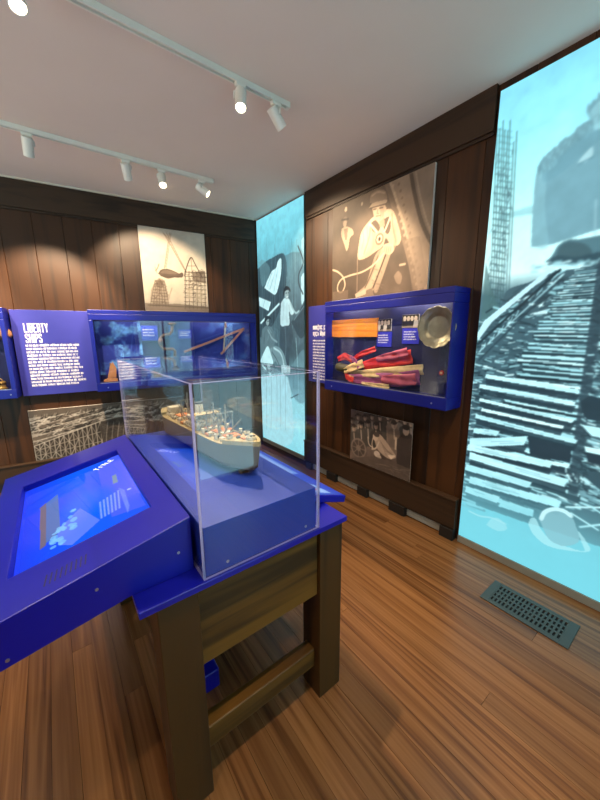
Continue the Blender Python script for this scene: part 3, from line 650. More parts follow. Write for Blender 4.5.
def draw_welder(c):
    R = random.Random(4); D1 = (84, 70, 59); D2 = (66, 54, 45); M1 = (128, 108, 91); L1 = (178, 155, 131); L2 = (168, 145, 122)
    c.c[:] = (92, 77, 65); n = c.fbm(4); c.c *= (.78+.44*n)[..., None]
    # shell plating on the right, with its folded edge and rivets
    c.poly(curve([(384, 180), (392, 200), (402, 230), (411, 262), (417, 300)])+[(440, 300), (440, 150)], (146, 125, 106))
    c.poly(curve([(412, 168), (416, 195), (424, 225), (440, 258)])+[(440, 150)], (132, 114, 98))
    c.line(curve([(411, 172), (415, 195), (423, 225), (438, 255)]), .03, (92, 78, 66), .9); c.line(curve([(416, 172), (420, 195), (428, 224), (440, 250)]), .015, (160, 139, 118), .6)
    c.line(curve([(386, 180), (393, 202), (402, 232), (411, 264), (416, 298)]), .045, (112, 94, 79), .9); c.line(curve([(390, 182), (397, 202), (406, 232), (414, 264)]), .02, (172, 149, 126), .6)
    c.line([(388, 182), (413, 171)], .014, (196, 172, 147))
    for k in range(16):
        y = 186+k*7; c.ell((393+k*1.65, y), .011, .012, (182, 158, 134), .6); c.ell((399+k*1.6, y-2), .010, .011, (110, 92, 78), .6)
    c.poly([(403, 240), (420, 236), (428, 282), (416, 300)], (128, 108, 92), .6)
    # second worker farther back
    c.ell((345, 221), .030, .035, (118, 99, 84)); c.ell((345, 223.5), .022, .028, (158, 136, 115)); c.line([(342, 220), (348.5, 219)], .016, D2)
    c.poly(curve([(341.5, 229), (346, 226.5), (352, 229), (353.5, 234), (350, 238), (348.5, 247), (346.5, 251), (344, 243), (341.5, 236), (341.5, 229)]), (160, 138, 116)); c.poly([(344, 229), (348, 228), (347, 240), (345, 240)], (112, 94, 80), .9)
    c.ell((346, 209.5), .016, .02, (198, 174, 148)); c.ell((362, 204), .012, .014, (150, 130, 112)); c.line([(346, 211), (346, 220)], .006, (120, 101, 86), .6)
    # seated figure: trousers and boots first
    c.poly(curve([(384, 246), (376, 254), (371, 268), (366, 284), (357, 293), (358, 297), (370, 294), (378, 282), (384, 268), (391, 252), (384, 246)]), (150, 128, 108))
    c.line(curve([(384, 250), (378, 266), (371, 284), (362, 294)]), .05, (172, 149, 126), .8); c.line(curve([(389, 252), (383, 270), (376, 290)]), .045, (160, 137, 116), .8); c.line(curve([(386, 254), (380, 270), (373, 288)]), .012, D2, .9); c.line(curve([(378, 256), (372, 272), (365, 288)]), .01, D1, .8)
    for k in range(10): c.line([(374+R.uniform(-4, 8), 262+k*3), (378+R.uniform(-4, 6), 264+k*3)], .008, (118, 99, 84), .6)
    c.poly([(364, 291), (372, 288), (374, 296), (358, 298)], (124, 104, 88)); c.poly([(355, 294), (366, 289), (366, 294), (356, 298)], (184, 160, 136))
    # pale jacket
    c.poly(curve([(371, 219), (379, 213), (389, 209), (394, 212), (398, 224), (401, 238), (398, 245), (391, 245), (386, 238), (383, 246), (375, 252), (366, 258), (358, 259), (359, 244), (362, 231), (371, 219)]), L1)
    c.poly(curve([(361, 236), (366, 226), (371, 222), (370, 236), (366, 252), (359, 257), (361, 236)]), (188, 165, 139), .9); c.line(curve([(371, 224), (369, 238), (364, 254)]), .012, (138, 117, 98), .8); c.line(curve([(392, 214), (393, 228), (396, 242)]), .012, (140, 119, 100), .8)
    for k in range(12): x = R.uniform(361, 398); c.line(curve([(x, R.uniform(222, 236)), (x+1, R.uniform(238, 244)), (x-1, R.uniform(246, 252))]), .008, (150, 128, 108), .45)
    # dark straps, open collar, mask hanging on the chest
    c.poly(curve([(371, 223), (376, 220), (380, 227), (377, 233), (372, 230), (371, 223)]), D1); c.poly(curve([(384, 219), (389, 217), (391, 226), (388, 234), (384, 230), (384, 219)]), D1); c.poly([(379, 218), (384, 216), (385, 226), (380, 228)], (146, 124, 104))
    c.line(curve([(370, 224), (376, 231), (383, 240)]), .018, (206, 182, 154)); c.line(curve([(390, 218), (386, 228), (381, 238)]), .014, (200, 176, 150)); 
    c.ell((379.5, 239), .058, .062, (176, 152, 129)); c.ell((379.5, 239), .042, .046, (120, 101, 86)); c.ell((379.5, 239), .028, .03, (200, 176, 150)); c.ell((379.5, 239), .014, .016, D2)
    # gloved hands
    c.poly(curve([(383, 245), (390, 243), (394, 248), (391, 254), (384, 253), (383, 245)]), (186, 162, 138)); 
    for k in range(4): c.line([(385+k*2, 247), (384+k*2, 253)], .006, (120, 101, 86), .8)
    # head: peaked cap, face turned a little down
    c.poly(curve([(372, 207), (375, 219), (379.5, 221), (384, 216), (385, 205), (372, 207)]), (174, 150, 127)); c.poly([(380, 206), (385, 204.5), (384, 216), (380, 220)], (146, 124, 105), .8)
    c.poly(curve([(370, 203), (371, 195), (377, 190.5), (384, 190), (387, 195), (386, 201), (378, 204), (370, 203)]), (122, 103, 87)); c.line(curve([(372, 196), (378, 192), (385, 193)]), .014, (150, 128, 109), .8)
    c.poly(curve([(369, 208), (373, 203), (380, 201), (387, 199.5), (386, 203), (379, 206), (369, 208)]), (160, 137, 116)); c.line([(370, 208.4), (386, 203.8)], .009, D2, .9)
    c.line([(373.5, 209.5), (376.3, 209)], .008, D2); c.line([(379.5, 208.2), (382.8, 207.6)], .008, D2); c.line([(378, 209), (377, 213.3), (378.8, 213.6)], .006, (120, 101, 86)); c.line([(376, 216.3), (380.5, 215.6)], .007, (106, 88, 74)); c.ell((385.2, 209.5), .012, .02, (160, 137, 116))
    # lead looping across the floor, scattered tools
    c.line(curve([(333, 270), (338, 272), (343, 277), (345, 285), (342, 292), (338, 291), (338, 285), (342, 279), (350, 275.5), (362, 272), (372, 266), (380, 258), (384, 253)], 10), .013, (196, 172, 146))
    c.line([(357.5, 259), (357, 292)], .008, (140, 119, 100)); c.line([(400, 265), (405, 264)], .016, (182, 158, 134)); c.poly(curve([(394, 276), (398, 271), (402, 276), (400, 284), (396, 282), (394, 276)]), (136, 115, 98)); c.poly([(333, 292), (348, 290), (348, 299), (333, 300)], (112, 94, 80), .8)
    c.blur(1); c.noise(.08, 16)
photo('large sepia photo of a seated welder in a cap, above the right display case', FR.off(-2.415, 1.82), 1.01, .82, 230, 190, draw_welder)

def draw_yard(c):
    R = random.Random(6)
    n = c.fbm(6); c.c[:] = (88, 78, 70); c.c *= (.45+1.0*n)[..., None]
    # sheds, cranes and hulls crowding up the basin
    for k in range(150):
        u = R.uniform(-.05, c.w); v = R.uniform(.16, c.h-.09); L = R.uniform(.04, .16); h = R.uniform(.01, .03); sl = R.uniform(.08, .28)
        c.poly([(u, v), (u+L, v+L*sl), (u+L-.01, v+L*sl+h), (u-.01, v+h)], gry(R.choice((.15, .35, .6, .75, .85))), .8, px=False)
    for k in range(900):
        u = R.uniform(0, c.w); v = R.uniform(.10, c.h-.05); L = R.uniform(.008, .06)
        c.line([(u, v), (u+L, v+L*R.gauss(.2, .5))], R.uniform(.005, .010), gry(R.choice((0, .05, .15, .45, .7, .9))), .75, px=False)
    for q in range(5):
        v0 = .20+q*.05; c.line(curve([(0, v0), (.3, v0+.06), (.62, v0+.13), (.95, v0+.17)]), .011, gry(R.choice((.8, .9))), .6, px=False)
    c.poly([(0, c.h-.07), (c.w*.6, c.h-.035), (c.w, c.h-.02), (c.w, c.h), (0, c.h)], (92, 82, 74), .85, px=False)
    for k in range(60): u = R.uniform(0, c.w); c.line([(u, c.h-.085+u*.03), (u+R.uniform(0, .03), c.h-.05+u*.03)], .006, gry(R.choice((.1, .7))), .7, px=False)
    # latticed staging of the nearest slip, lower left
    top = lambda u: .155+u*.30
    c.poly([(0, 0), (.60, 0), (.60, top(.60)), (0, top(0))], (48, 41, 36), .9, px=False)
    for k in range(15):
        u = k*.042; v = top(u); c.line([(u, 0), (u+.004, v)], .009, gry(.72), .85, px=False)
        for q in range(3): a = v*q/3; b = v*(q+1)/3; c.line([(u, a), (u+.042, b)] if (k+q) % 2 else [(u, b), (u+.042, a)], .007, gry(R.uniform(.5, .85)), .85, px=False)
    for q in (0, .33, .66, 1): c.line([(0, top(0)*q), (.62, top(.62)*q)], .009, gry(.8 if q == 1 else .6), .9, px=False)
    # dark flank of a hull with its frames
    c.poly(curve([(.60, 0), (.60, .33), (.80, .36), (1.0, .30), (1.2, .24), (1.46, .2)])+[(c.w, 0)], (58, 50, 45), .8, px=False)
    for k in range(16): c.line(curve([(.62+k*.055, .0), (.635+k*.055, .16), (.665+k*.055, .32-k*.008)]), .009, gry(R.uniform(.35, .65)), .6, px=False)
    c.line(curve([(.60, .34), (.85, .365), (1.1, .29), (1.45, .21)]), .012, gry(.8), .8, px=False)
    c.blur(1); c.noise(.12, 20)
photo('wide grey photo of a crowded shipyard, low on the back wall under the text panel', Frame(S(2.515, .264), UB, (0, 0, 1)), 1.46, .522, 380, 136, draw_yard)

def draw_crowd(c):
    R = random.Random(8); sk = (170, 146, 128)
    c.c[:] = (96, 80, 72); n = c.fbm(5); c.c *= (.6+.8*n)[..., None]
    def person(x, y, r, coat, hat=True):
        c.poly(curve([(x-5.5, y+22), (x-6, y+8), (x-3, y+4), (x+3, y+4), (x+6, y+8), (x+5.5, y+23)], 4), coat, .9); c.line([(x, y+5), (x+.5, y+14)], .012, (190, 168, 150), .7)
        c.ell((x, y), r*.8, r*1.15, sk, .95); c.poly([(x+.3, y-2.5), (x+2.2, y-2.5), (x+1.8, y+3), (x+.3, y+3.5)], (122, 102, 88), .6)
        c.line([(x-1.6, y-.4), (x+1.6, y-.4)], .006, (84, 68, 60), .8)
        if hat: c.ell((x, y-2.6), r*.9, r*.6, (58, 48, 43), .95); c.line([(x-2.8, y-1.8), (x+2.8, y-1.8)], .009, (48, 40, 36), .9)
    for (x, y) in ((352, 421), (358, 417), (365, 418), (372, 417), (380, 418), (388, 417), (397, 419), (405, 422), (411, 424)): person(x, y, .022, gry(R.uniform(.15, .5)))
    for (x, y) in ((354, 428), (361, 425), (368, 424), (376, 426)): person(x, y, .028, gry(R.uniform(.1, .45)))
    c.poly(curve([(386, 426), (392, 420), (397, 424), (399, 440), (396, 456), (388, 446), (386, 426)]), (116, 98, 87)); person(394, 425, .032, (104, 88, 78))
    c.poly(curve([(397, 440), (403, 434), (413, 438), (414, 478), (398, 470), (397, 440)]), (62, 52, 48)); c.ell((406, 431), .03, .038, sk, .95); c.ell((406, 427.5), .034, .022, (50, 42, 38)); c.line([(396, 438), (395.5, 449)], .016, (186, 164, 144))
    # woman in a pale dress stooping to the bottle
    c.poly(curve([(374, 438), (379, 434), (385, 440), (392, 450), (396, 457), (390, 459), (383, 455), (377, 448), (374, 438)]), (166, 142, 124)); c.ell((375.5, 437), .03, .036, (184, 160, 140)); c.ell((376.5, 434.5), .034, .022, (70, 58, 52))
    c.line(curve([(379, 442), (376, 448), (372, 449)]), .014, (190, 166, 146)); c.poly([(385, 452), (396, 456), (391, 459.5)], (208, 184, 162)); c.ell((377, 454), .034, .028, (196, 174, 156)); c.ell((379, 457), .025, .02, (186, 164, 146))
    for k in range(8): c.line(curve([(380+k, 440+k*1.6), (383+k*1.2, 447+k), (386+k, 455)]), .006, (130, 110, 96), .6)
    c.line(curve([(368, 437), (369, 444), (373, 448)]), .009, (200, 178, 158)); c.line(curve([(373, 438), (372, 444), (373, 448)]), .008, (190, 168, 148))
    # wheel at the left, trampled ground
    for (r, col) in ((.095, (126, 108, 98)), (.078, (74, 62, 56)), (.03, (120, 102, 92))): c.ell((358.5, 448), r, r, col, .9)
    for k in range(8): a = k*math.pi/4; u, v = c.fr.uv(358.5, 448); c.line([(u, v), (u+.085*math.cos(a), v+.085*math.sin(a))], .009, (128, 110, 98), .8, px=False)
    c.poly([(350, 458), (374, 456), (398, 464), (412, 470), (412, 484), (350, 464)], (92, 78, 70), .8)
    for k in range(60): x = R.uniform(352, 410); y = 460+(x-352)*.2+R.uniform(-3, 10); c.line([(x, y), (x+R.uniform(3, 12), y+R.uniform(1, 4))], .006, sep(R.uniform(.25, .6)), .4)
    c.blur(1); c.noise(.10, 14)
photo('small dark photo of a crowd round a bending woman, under the right display case', FR.off(-2.09, .327), .665, .49, 170, 124, draw_crowd, .062)

# ------------------------------------------------------------------ text panels
t = thing('text_panel', 'violet blue text panel headed LIBERTY SHIPS between two wall cases', 'text panel', S(2.22, .94), 'wall text panels')
t = MB().box((-2.52, .94, .0002), (-1.905, 1.757, .05), 0, FB.M()).build('panel', m_textpanel, t, bevel=.002)
ft = FB.off(0, 0, .0503)
hu, hv = ft.uv(22.5, 332.5); bu, bv = ft.uv(25.5, 345.5); eu, ev = ft.uv(35, 386)
heading(t, ft, ('LIBERTY', 'SHIPS'), ft.uv(22.7, 323.2), ft.uv(48.8, 332.4), ft.uv(24.6, 333.8), .0011)
ww = [.44, .415, .42, .41, .425, .41, .43, .455, .40, .45, .43, .46, .40]
small_print(ft, bu, bv-.01, [w*.97 for w in ww], (bv-ev)/12.2, .0175, m_print, t)
t = thing('text_panel', 'narrow violet blue text panel beside the case with the ribboned bottle', 'text panel', FR.at(-2.6, 1.0), 'wall text panels')
t = MB().box((-2.77, 1.01, .0002), (-2.32, 1.793, .025), 0, FR.M()).build('panel', m_textpanel, t, bevel=.002)
f2 = FR.off(0, 0, .0253)
hu, hv = f2.uv(313, 334)
small_print(f2, hu, hv+.045, [.30, .27], .062, .038, m_print, t, 'heading')
small_print(f2, hu, hv-.075, [.31, .3, .32, .28, .31, .32, .29, .3, .31, .27, .32, .3, .31, .2], .0305, .013, m_print, t)

# ------------------------------------------------------------------ wall display cases
def case(label, fr, w, h, d, top, bot, left, right, screws, lights, int_mat=None, bp=.012):
    """fr: lower-left corner on the wall"""
    t = thing('display_case', label, 'display case', fr.at(w/2, 0, 0), 'blue wall display cases')
    M = fr.M(); th = .012
    mb = MB(); mb.box((0, h-top+.06, .001), (w, h, d), 0, M); mb.box((0, h-top, d-.02), (w, h-top+.06, d), 0, M); mb.box((0, h-top, .001), (left, h-top+.06, d-.02), 0, M); mb.box((w-right, h-top, .001), (w, h-top+.06, d-.02), 0, M); mb.box((0, 0, .001), (w, bot, d), 0, M); mb.box((0, bot, .001), (left, h-top, d), 0, M); mb.box((w-right, bot, .001), (w, h-top, d), 0, M)
    cf = mb.build('case_frame', m_bluecase, t, bevel=.004)
    MB().box((left+.001, bot+.001, .002), (w-right-.001, h-top+.059, bp), 0, M).build('back_panel', int_mat or m_blueint, t)
    MB().box((left+.001, bot+.001, d-.016), (w-right-.001, h-top-.001, d-.010), 0, M).build('glass_pane', m_glass, t)
    MB().box((left+.002, bot+.0005, d-.010), (w-right-.002, bot+.006, d-.004), 0, M).build('glass_channel', m_screw, t)
    MB().box((left+.05, h-top+.046, d-.045), (w-right-.05, h-top+.059, d-.025), 0, M).build('lamp_strip', m_led, t)
    for u in screws:
        mb = MB(); mb.cyl(fr.at(u, bot*.45, d), fr.at(u, bot*.45, d+.002), .006, n=14); mb.build('screw', m_screw, cf)
    for i in range(lights):
        l = bpy.data.lights.new('case_lamp', 'AREA'); l.shape = 'RECTANGLE'; l.size = w/lights*.7; l.size_y = .02; l.energy = CASE_W; l.color = (1, .9, .78)
        o = bpy.data.objects.new('case_lamp', l); COL.objects.link(o); o.location = fr.at(w*(i+.5)/lights, h-top+.04, d-.035)-Vector(t.location)
        z = -(Vector((0, 0, -1))*.8-fr.N*.6).normalized(); x = fr.U; y = z.cross(x).normalized()
        o.rotation_euler = Matrix((x, y, z)).transposed().to_euler(); o.parent = t
    return t
CASE_W = 1.1
tc_r = case('deep blue wall case with ribboned bottle and silver plate on the right wall', FR.off(-2.316, .995), 1.216, .80, .197, .098, .085, .012, .012, (.1, 1.11), 2, None, .10)
tc_b = case('long blue wall case holding a brace drill and folding rule on the back wall', Frame(S(1.90, .945), UB, (0, 0, 1)), 1.765, .82, .19, .10, .085, .035, .012, (.1, 1.66), 2)
tc_l = case('blue wall case cut off at the left edge, left of the LIBERTY SHIPS panel', Frame(S(4.30, .945), UB, (0, 0, 1)), 1.765, .82, .19, .10, .085, .035, .035, (1.72,), 2)

# ---- contents of the right case (u = -Y along wall, z, n = distance out from wall)
def rc(x, y, n): fr = FR.off(0, 0, n); return fr.uv(x, y)
m_orange = wood('orange varnished board', (176, 84, 18), (226, 138, 44), 'Y', rough=.4, tint=False)
a = rc(332, 320.5, .122); b = rc(376.5, 337, .122)
o = MB().box((a[0], b[1], .1005), (b[0], a[1], .122), 0, FR.M()).build('wooden_board', m_orange, None, bevel=.002, origin=FR.at((a[0]+b[0])/2, b[1], .02))
tag(o, 'orange varnished wooden board at the upper left inside the right case', 'board')
def bwcard(x0, y0, x1, y1, label, seed):
    a = rc(x0, y0, .107); b = rc(x1, y1, .107); w = b[0]-a[0]; h = a[1]-b[1]; fr = FR.off(a[0], b[1], .1005)
    t = thing('photo_card', label, 'photo card', fr.at(w/2, 0), 'small photo cards in the right case')
    MB().box((0, 0, 0), (w, h, .006), 0, fr.M()).build('card', m_board, t)
    c = Canvas(fr.off(.001, .001, .006), w-.002, h-.002, 40, 34, (40, 30, 26)); R = random.Random(seed)
    for k in range(4):
        u = w*(.15+.22*k); c.poly([(u-.02, 0), (u+.025, 0), (u+.018, h*.55), (u-.012, h*.6)], gry(R.choice((.1, .9, .8, .3))), px=False); c.ell((u, h*.68), .014, .018, (214, 190, 160), px=False)
    c.poly([(0, 0), (w, 0), (w, h*.15), (0, h*.1)], (180, 160, 140), .7, px=False); c.build('print', m_art, t, .0006)
bwcard(377, 319.5, 391, 331, 'small photo card right of the orange board inside the right case', 1)
bwcard(402.5, 315, 418.5, 327.5, 'small photo card left of the silver plate inside the right case', 2)
m_label = pm('bright blue label print', (44, 48, 190), .5)
def labelcard(fr, w, h, label, group, rows=4, sz=None):
    t = thing('label_card', label, 'label card', fr.at(w/2, 0), group)
    MB().box((0, 0, 0), (w, h, .006), 0, fr.M()).build('card', m_label, t)
    k = h/(rows+2.2); small_print(fr.off(0, 0, .0062), w*.1, h-k*1.6, [w*.8*random.uniform(.75, 1) for _ in range(rows)], k, k*.42, m_print, t, 'print'); return t
for (x0, y0, x1, y1, lb) in ((377, 332, 391, 347, 'blue label card under the small photo beside the orange board'), (402.5, 328.5, 418.5, 344, 'blue label card under the small photo beside the silver plate')):
    a = rc(x0, y0, .107); b = rc(x1, y1, .107); labelcard(FR.off(a[0], b[1], .1005), b[0]-a[0], a[1]-b[1], lb, 'blue label cards in the right case')
# silver plate
m_silver = pm('tarnished silver', (176, 166, 136), .32, metal=.9, var=.15, scale=20)
pc = rc(437.3, 327.3, .14); R0 = .13
fp = Frame(FR.at(pc[0], pc[1], .118), FR.U, FR.V)
t = thing('silver_plate', 'round silver plate with a scalloped rim at the upper right of the right case', 'plate', fp.at(0, -R0))
sc = lambda th, r: 1+(.055*abs(math.cos(th*6))**.8-.03)*(max(r-.085, 0)/.05)
MB().lathe([(.001, .006), (.07, .006), (.082, .009), (.09, .022), (.112, .028), (.128, .034), (.134, .038), (.134, .034), (.125, .024), (.09, .012), (.08, 0), (.001, 0)], 112, M=fp.M(), rad=sc).build('dish', m_silver, t, smooth=True)
pts = []
for k in range(113):
    th = 2*math.pi*k/112; r = .135*sc(th, .135); pts.append(fp.at(r*math.cos(th), r*math.sin(th), .0385))
MB().tube(pts, .003, 6).build('beaded_rim', m_silver, t, smooth=True)
MB().cyl(fp.at(0, .03, -.017), fp.at(0, .03, .001), .03).build('wall_bracket', m_screw, t)
# ribboned bottle lying on the case floor
m_olive = pm('olive bottle mesh', (78, 70, 30), .55, var=.25, scale=60)
m_red = pm('red ribbon', (206, 44, 40), .5, var=.15, scale=30); m_pink = pm('faded pink ribbon', (190, 84, 104), .55, var=.15, scale=30)
m_cream = pm('cream ribbon', (222, 190, 136), .6, var=.12, scale=30); m_mauve = pm('mauve ribbon', (150, 74, 120), .55, var=.15, scale=30)
ub0, zb0 = rc(341, 367, .14); FL = .995+.085
t = thing('ribboned_bottle', 'launch bottle lying in red, pink and cream ribbons on the right case floor', 'bottle', FR.at(ub0+.1, FL+.001, .14))
ax0 = Vector(FR.at(ub0-.045, zb0, .142)); ax1 = Vector(FR.at(ub0+.33, zb0-.035, .142)); d = (ax1-ax0).normalized()
prof = [(0, .03), (.006, .037), (.02, .040), (.06, .040), (.13, .040), (.18, .036), (.22, .026), (.25, .016), (.30, .014), (.33, .015)]
MB().tube([ax0+d*q[0] for q in prof], [q[1]*1.0 for q in prof], 20).build('bottle', m_olive, t, smooth=True)
def ribbon(p, mat, n0, n1, w, wav=.008, lift=0, name='ribbon', seed=0):
    """p: pixel outline of centre line given as wall coordinates"""
    R = random.Random(seed); vs = []; fs = []; N = 26
    P = [Vector((q[0], q[1])) for q in p]
    def cat(t):
        x = t*(len(P)-1); i = min(int(x), len(P)-2); return P[i].lerp(P[i+1], x-i)
    ph = R.random()*6
    for i in range(N+1):
        tt = i/N; c = cat(tt); dd = (cat(min(tt+.02, 1))-cat(max(tt-.02, 0))).normalized(); nn = Vector((-dd.y, dd.x))
        ww = w*(.7+.3*min(1, tt*2.5))
        for k in range(7):
            s = k/6-.5; q = c+nn*ww*s
            vs.append(FR.at(q.x, q.y, n0+(n1-n0)*tt+wav*math.sin(s*9+ph+tt*5)+wav*.6*math.sin(tt*17+s*4+ph)))
    for i in range(N):
        for k in range(6): fs.append((i*7+k, i*7+k+1, i*7+k+8, i*7+k+7))
    mb = MB(); mb.add(vs, fs); ob = mb.build(name, mat, t, smooth=True, solid=.002); return ob
W = lambda q, n=.145: rc(q[0], q[1], n)
ribbon([W((352, 361)), W((362, 354)), W((374, 349))], m_red, .165, .125, .045, .005, seed=1)
ribbon([W((340, 359)), W((347, 356)), W((355, 360))], m_red, .170, .172, .06, .004, seed=2)
ribbon([W((364, 366)), W((378, 363)), W((395, 360)), W((411, 356.5))], m_red, .160, .135, .105, .006, seed=3)
ribbon([W((378, 359)), W((392, 356)), W((408, 351.5))], m_pink, .166, .150, .06, .005, seed=4)
ribbon([W((352, 374)), W((375, 373)), W((400, 371)), W((423, 369.5))], m_cream, .172, .140, .075, .005, seed=5)
ribbon([W((350, 378)), W((375, 379.5)), W((400, 379.5)), W((420, 377))], m_mauve, .168, .148, .11, .006, seed=6)
ribbon([W((384, 379)), W((402, 380)), W((417, 379))], m_pink, .176, .160, .085, .005, seed=7)
ribbon([W((364, 383)), W((378, 385.5)), W((391, 386))], m_cream, .172, .168, .04, .004, seed=8)
ribbon([W((347, 371)), W((356, 367)), W((366, 363))], m_cream, .180, .180, .07, .004, name='bow', seed=9)
ribbon([W((353, 356)), W((358, 361)), W((361, 368))], m_mauve, .178, .180, .04, .003, name='bow', seed=10)
ribbon([W((348, 372)), W((350, 377)), W((356, 380))], m_red, .176, .176, .045, .003, seed=11)
# small red rosette pin and clear label stand
a = rc(441, 373, .11); m_pin = pm('red enamel', (190, 40, 34), .35)
t = thing('lapel_pin', 'small round red pin low on the right inside the right case', 'pin', FR.at(a[0], a[1]-.017, .101))
MB().cyl(FR.at(a[0], a[1], .1005), FR.at(a[0], a[1], .108), .018, .016, 20).build('pin_disc', m_pin, t, smooth=False)
MB().cyl(FR.at(a[0], a[1], .108), FR.at(a[0], a[1], .1095), .008, .008, 16).build('pin_centre', m_cream, t)
a = rc(429, 381, .165); b = rc(445.5, 394, .165)
o = MB().box((a[0], FL+.0015, .11), (b[0], a[1], .165), 0, FR.M()).build('acrylic_block', m_acryl, None, origin=FR.at((a[0]+b[0])/2, FL, .1)); tag(o, 'clear empty acrylic block on the floor of the right case', 'display block')

# ---- contents of the back case
def bc(x, y, n): return FB.off(0, 0, n).uv(x, y)
def mural(parent, x0, x1, z0, z1, seed, fig):
    fr = FB.off(x0, z0, .0125); w = x1-x0; h = z1-z0
    c = Canvas(fr, w, h, int(w*110), int(h*110), (30, 44, 124)); R = random.Random(seed)
    n = c.fbm(5); n2 = c.fbm(12); m = np.clip((n-.45)*5, 0, 1)[..., None]
    c.c = c.c*(1-m)+(np.array((92, 142, 196))*(.6+.7*n2[..., None]))*m; c.c = c.c*fig+np.array((30, 44, 124))*(1-fig)
    for k in range(14): c.line([(R.uniform(0, w), R.uniform(0, h)), (R.uniform(0, w), R.uniform(0, h))], .01, (60, 90, 160), .5, px=False)
    c.build('printed_backdrop', m_art, parent, .0006)
mural(tc_b, -1.86, -1.43, 1.10, 1.66, 3, 1.0); mural(tc_b, -1.14, -.16, 1.04, 1.66, 4, .55)
a = bc(140.5, 325.5, .03); b = bc(158.5, 340.5, .03); labelcard(FB.off(a[0], b[1], .014), b[0]-a[0], a[1]-b[1], 'bright blue label card left of the brace drill in the back case', 'blue label cards in the back case', 3)
a = bc(178, 329.5, .03); b = bc(192, 338.5, .03); labelcard(FB.off(a[0], b[1], .014), b[0]-a[0], a[1]-b[1], 'bright blue label card right of the brace drill in the back case', 'blue label cards in the back case', 3)
m_tool = pm('aged brown tool wood', (116, 74, 50), .5, var=.2, scale=30); m_iron = pm('dull brown iron', (120, 86, 66), .45, metal=.15, var=.2)
# brace drill
n0 = .06; Q = lambda x, y: FB.at(*bc(x, y, n0), n0)
t = thing('brace_drill', 'cranked brown brace drill hung at the middle of the back case', 'hand drill', Q(172, 364))
MB().tube([Q(172, 326), Q(172, 331), Q(170, 334), Q(163, 335.5), Q(160.5, 338), Q(160.5, 345), Q(163, 349), Q(173, 349), Q(175, 351), Q(175, 357)], .017, 12).build('crank', m_iron, t, smooth=True)
MB().lathe([(.001, 0), (.03, .0), (.048, .012), (.046, .02), (.02, .03), (.016, .045)], 20, M=(lambda c0: (lambda p: c0+Vector((p[0], p[1], -p[2]))))(Q(172, 322.5))).build('head_knob', m_tool, t, smooth=True)
MB().tube([Q(160.5, 338.5), Q(160.5, 341), Q(160.5, 345)], [.02, .028, .02], 12).build('hand_grip', m_tool, t, smooth=True)
MB().tube([Q(175, 356), Q(175, 359), Q(174.5, 363)], [.026, .028, .018], 12).build('chuck', m_iron, t, smooth=True)
MB().cyl(FB.at(*bc(172, 330, n0), .013), Q(172, 330), .006).build('hanging_peg', m_screw, t)
# folding rule
m_rule = pm('boxwood rule', (150, 106, 92), .5, var=.12)
t = thing('folding_rule', 'pale brown folding rule opened in a V at the right of the back case', 'folding rule', Q(223, 352))
def bar(p, q, w, n, name, mat, par, th=.006):
    a = Vector((*bc(*p, n), 0)); b = Vector((*bc(*q, n), 0)); dd = (b-a).normalized(); nn = Vector((-dd.y, dd.x, 0))*w/2
    MB().prism([FB.at(v.x, v.y, n) for v in (a-nn, b-nn, b+nn, a+nn)], FB.N*th).build(name, mat, par, bevel=.001)
bar((184, 352), (244, 328.5), .026, .03, 'rule_arm', m_rule, t); bar((243, 329.5), (221, 354), .026, .037, 'rule_arm', m_rule, t)
p = bc(243, 329.5, .04); MB().cyl(FB.at(p[0], p[1], .0125), FB.at(p[0], p[1], .047), .014, n=16).build('hinge', m_iron, t)
t = thing('scriber', 'slim upright grey marking tool crossing behind the folding rule', 'marking tool', Q(225, 352))
bar((225.5, 322), (223.5, 352), .020, .0195, 'blade', m_grey, t, .005)
p = bc(225.5, 323.5, .02); MB().box((p[0]-.012, p[1]-.05, .0125), (p[0]+.012, p[1], .0285), 0, FB.M()).build('grip', m_tool, t)
# wooden clamp block on the case floor
FLB = .945+.085
t = thing('clamp_block', 'small tan wooden clamp at the lower left of the back case', 'wooden clamp', FB.at(-1.78, FLB))
m_tan = pm('tan wood', (172, 116, 70), .5, var=.15, scale=30)
p = bc(111, 377, .08)
MB().prism([FB.at(p[0]+q[0], FLB+.001+q[1], .06) for q in ((-.07, 0), (.06, 0), (.06, .03), (-.02, .04), (-.07, .02))], FB.N*.05).build('lower_jaw', m_tan, t, bevel=.003)
MB().prism([FB.at(p[0]+q[0], FLB+.0415+q[1], .062) for q in ((-.03, 0), (.05, -.0), (.06, .10), (.03, .17), (.0, .12))], FB.N*.046).build('upright', m_tan, t, bevel=.003)
MB().tube([FB.at(p[0]+.01, FLB+.2, .085), FB.at(p[0]+.01, FLB+.05, .085)], .008).build('screw_rod', m_iron, t)
fr = FB.off(0, 0, .0125); a = bc(119, 358, .0125); b = bc(153, 379, .0125)
t = thing('lettered_plate', 'white caption on a plate at the lower left of the back case', 'letters', FB.at(a[0], b[1], .0125))
MB().box((a[0]-.01, b[1]-.01, .0128), (b[0]+.01, a[1]+.01, .0155), 0, FB.M()).build('plate', m_bluecase, t)  # thin blue plate carrying rows of white letter-like strokes
small_print(FB.off(0, 0, .0157), a[0], a[1]-.02, [b[0]-a[0]-.02*k for k in (0, 1, 0, 2, 0, 1, 0, 3)], .027, .010, m_print, t, 'letter_rows')
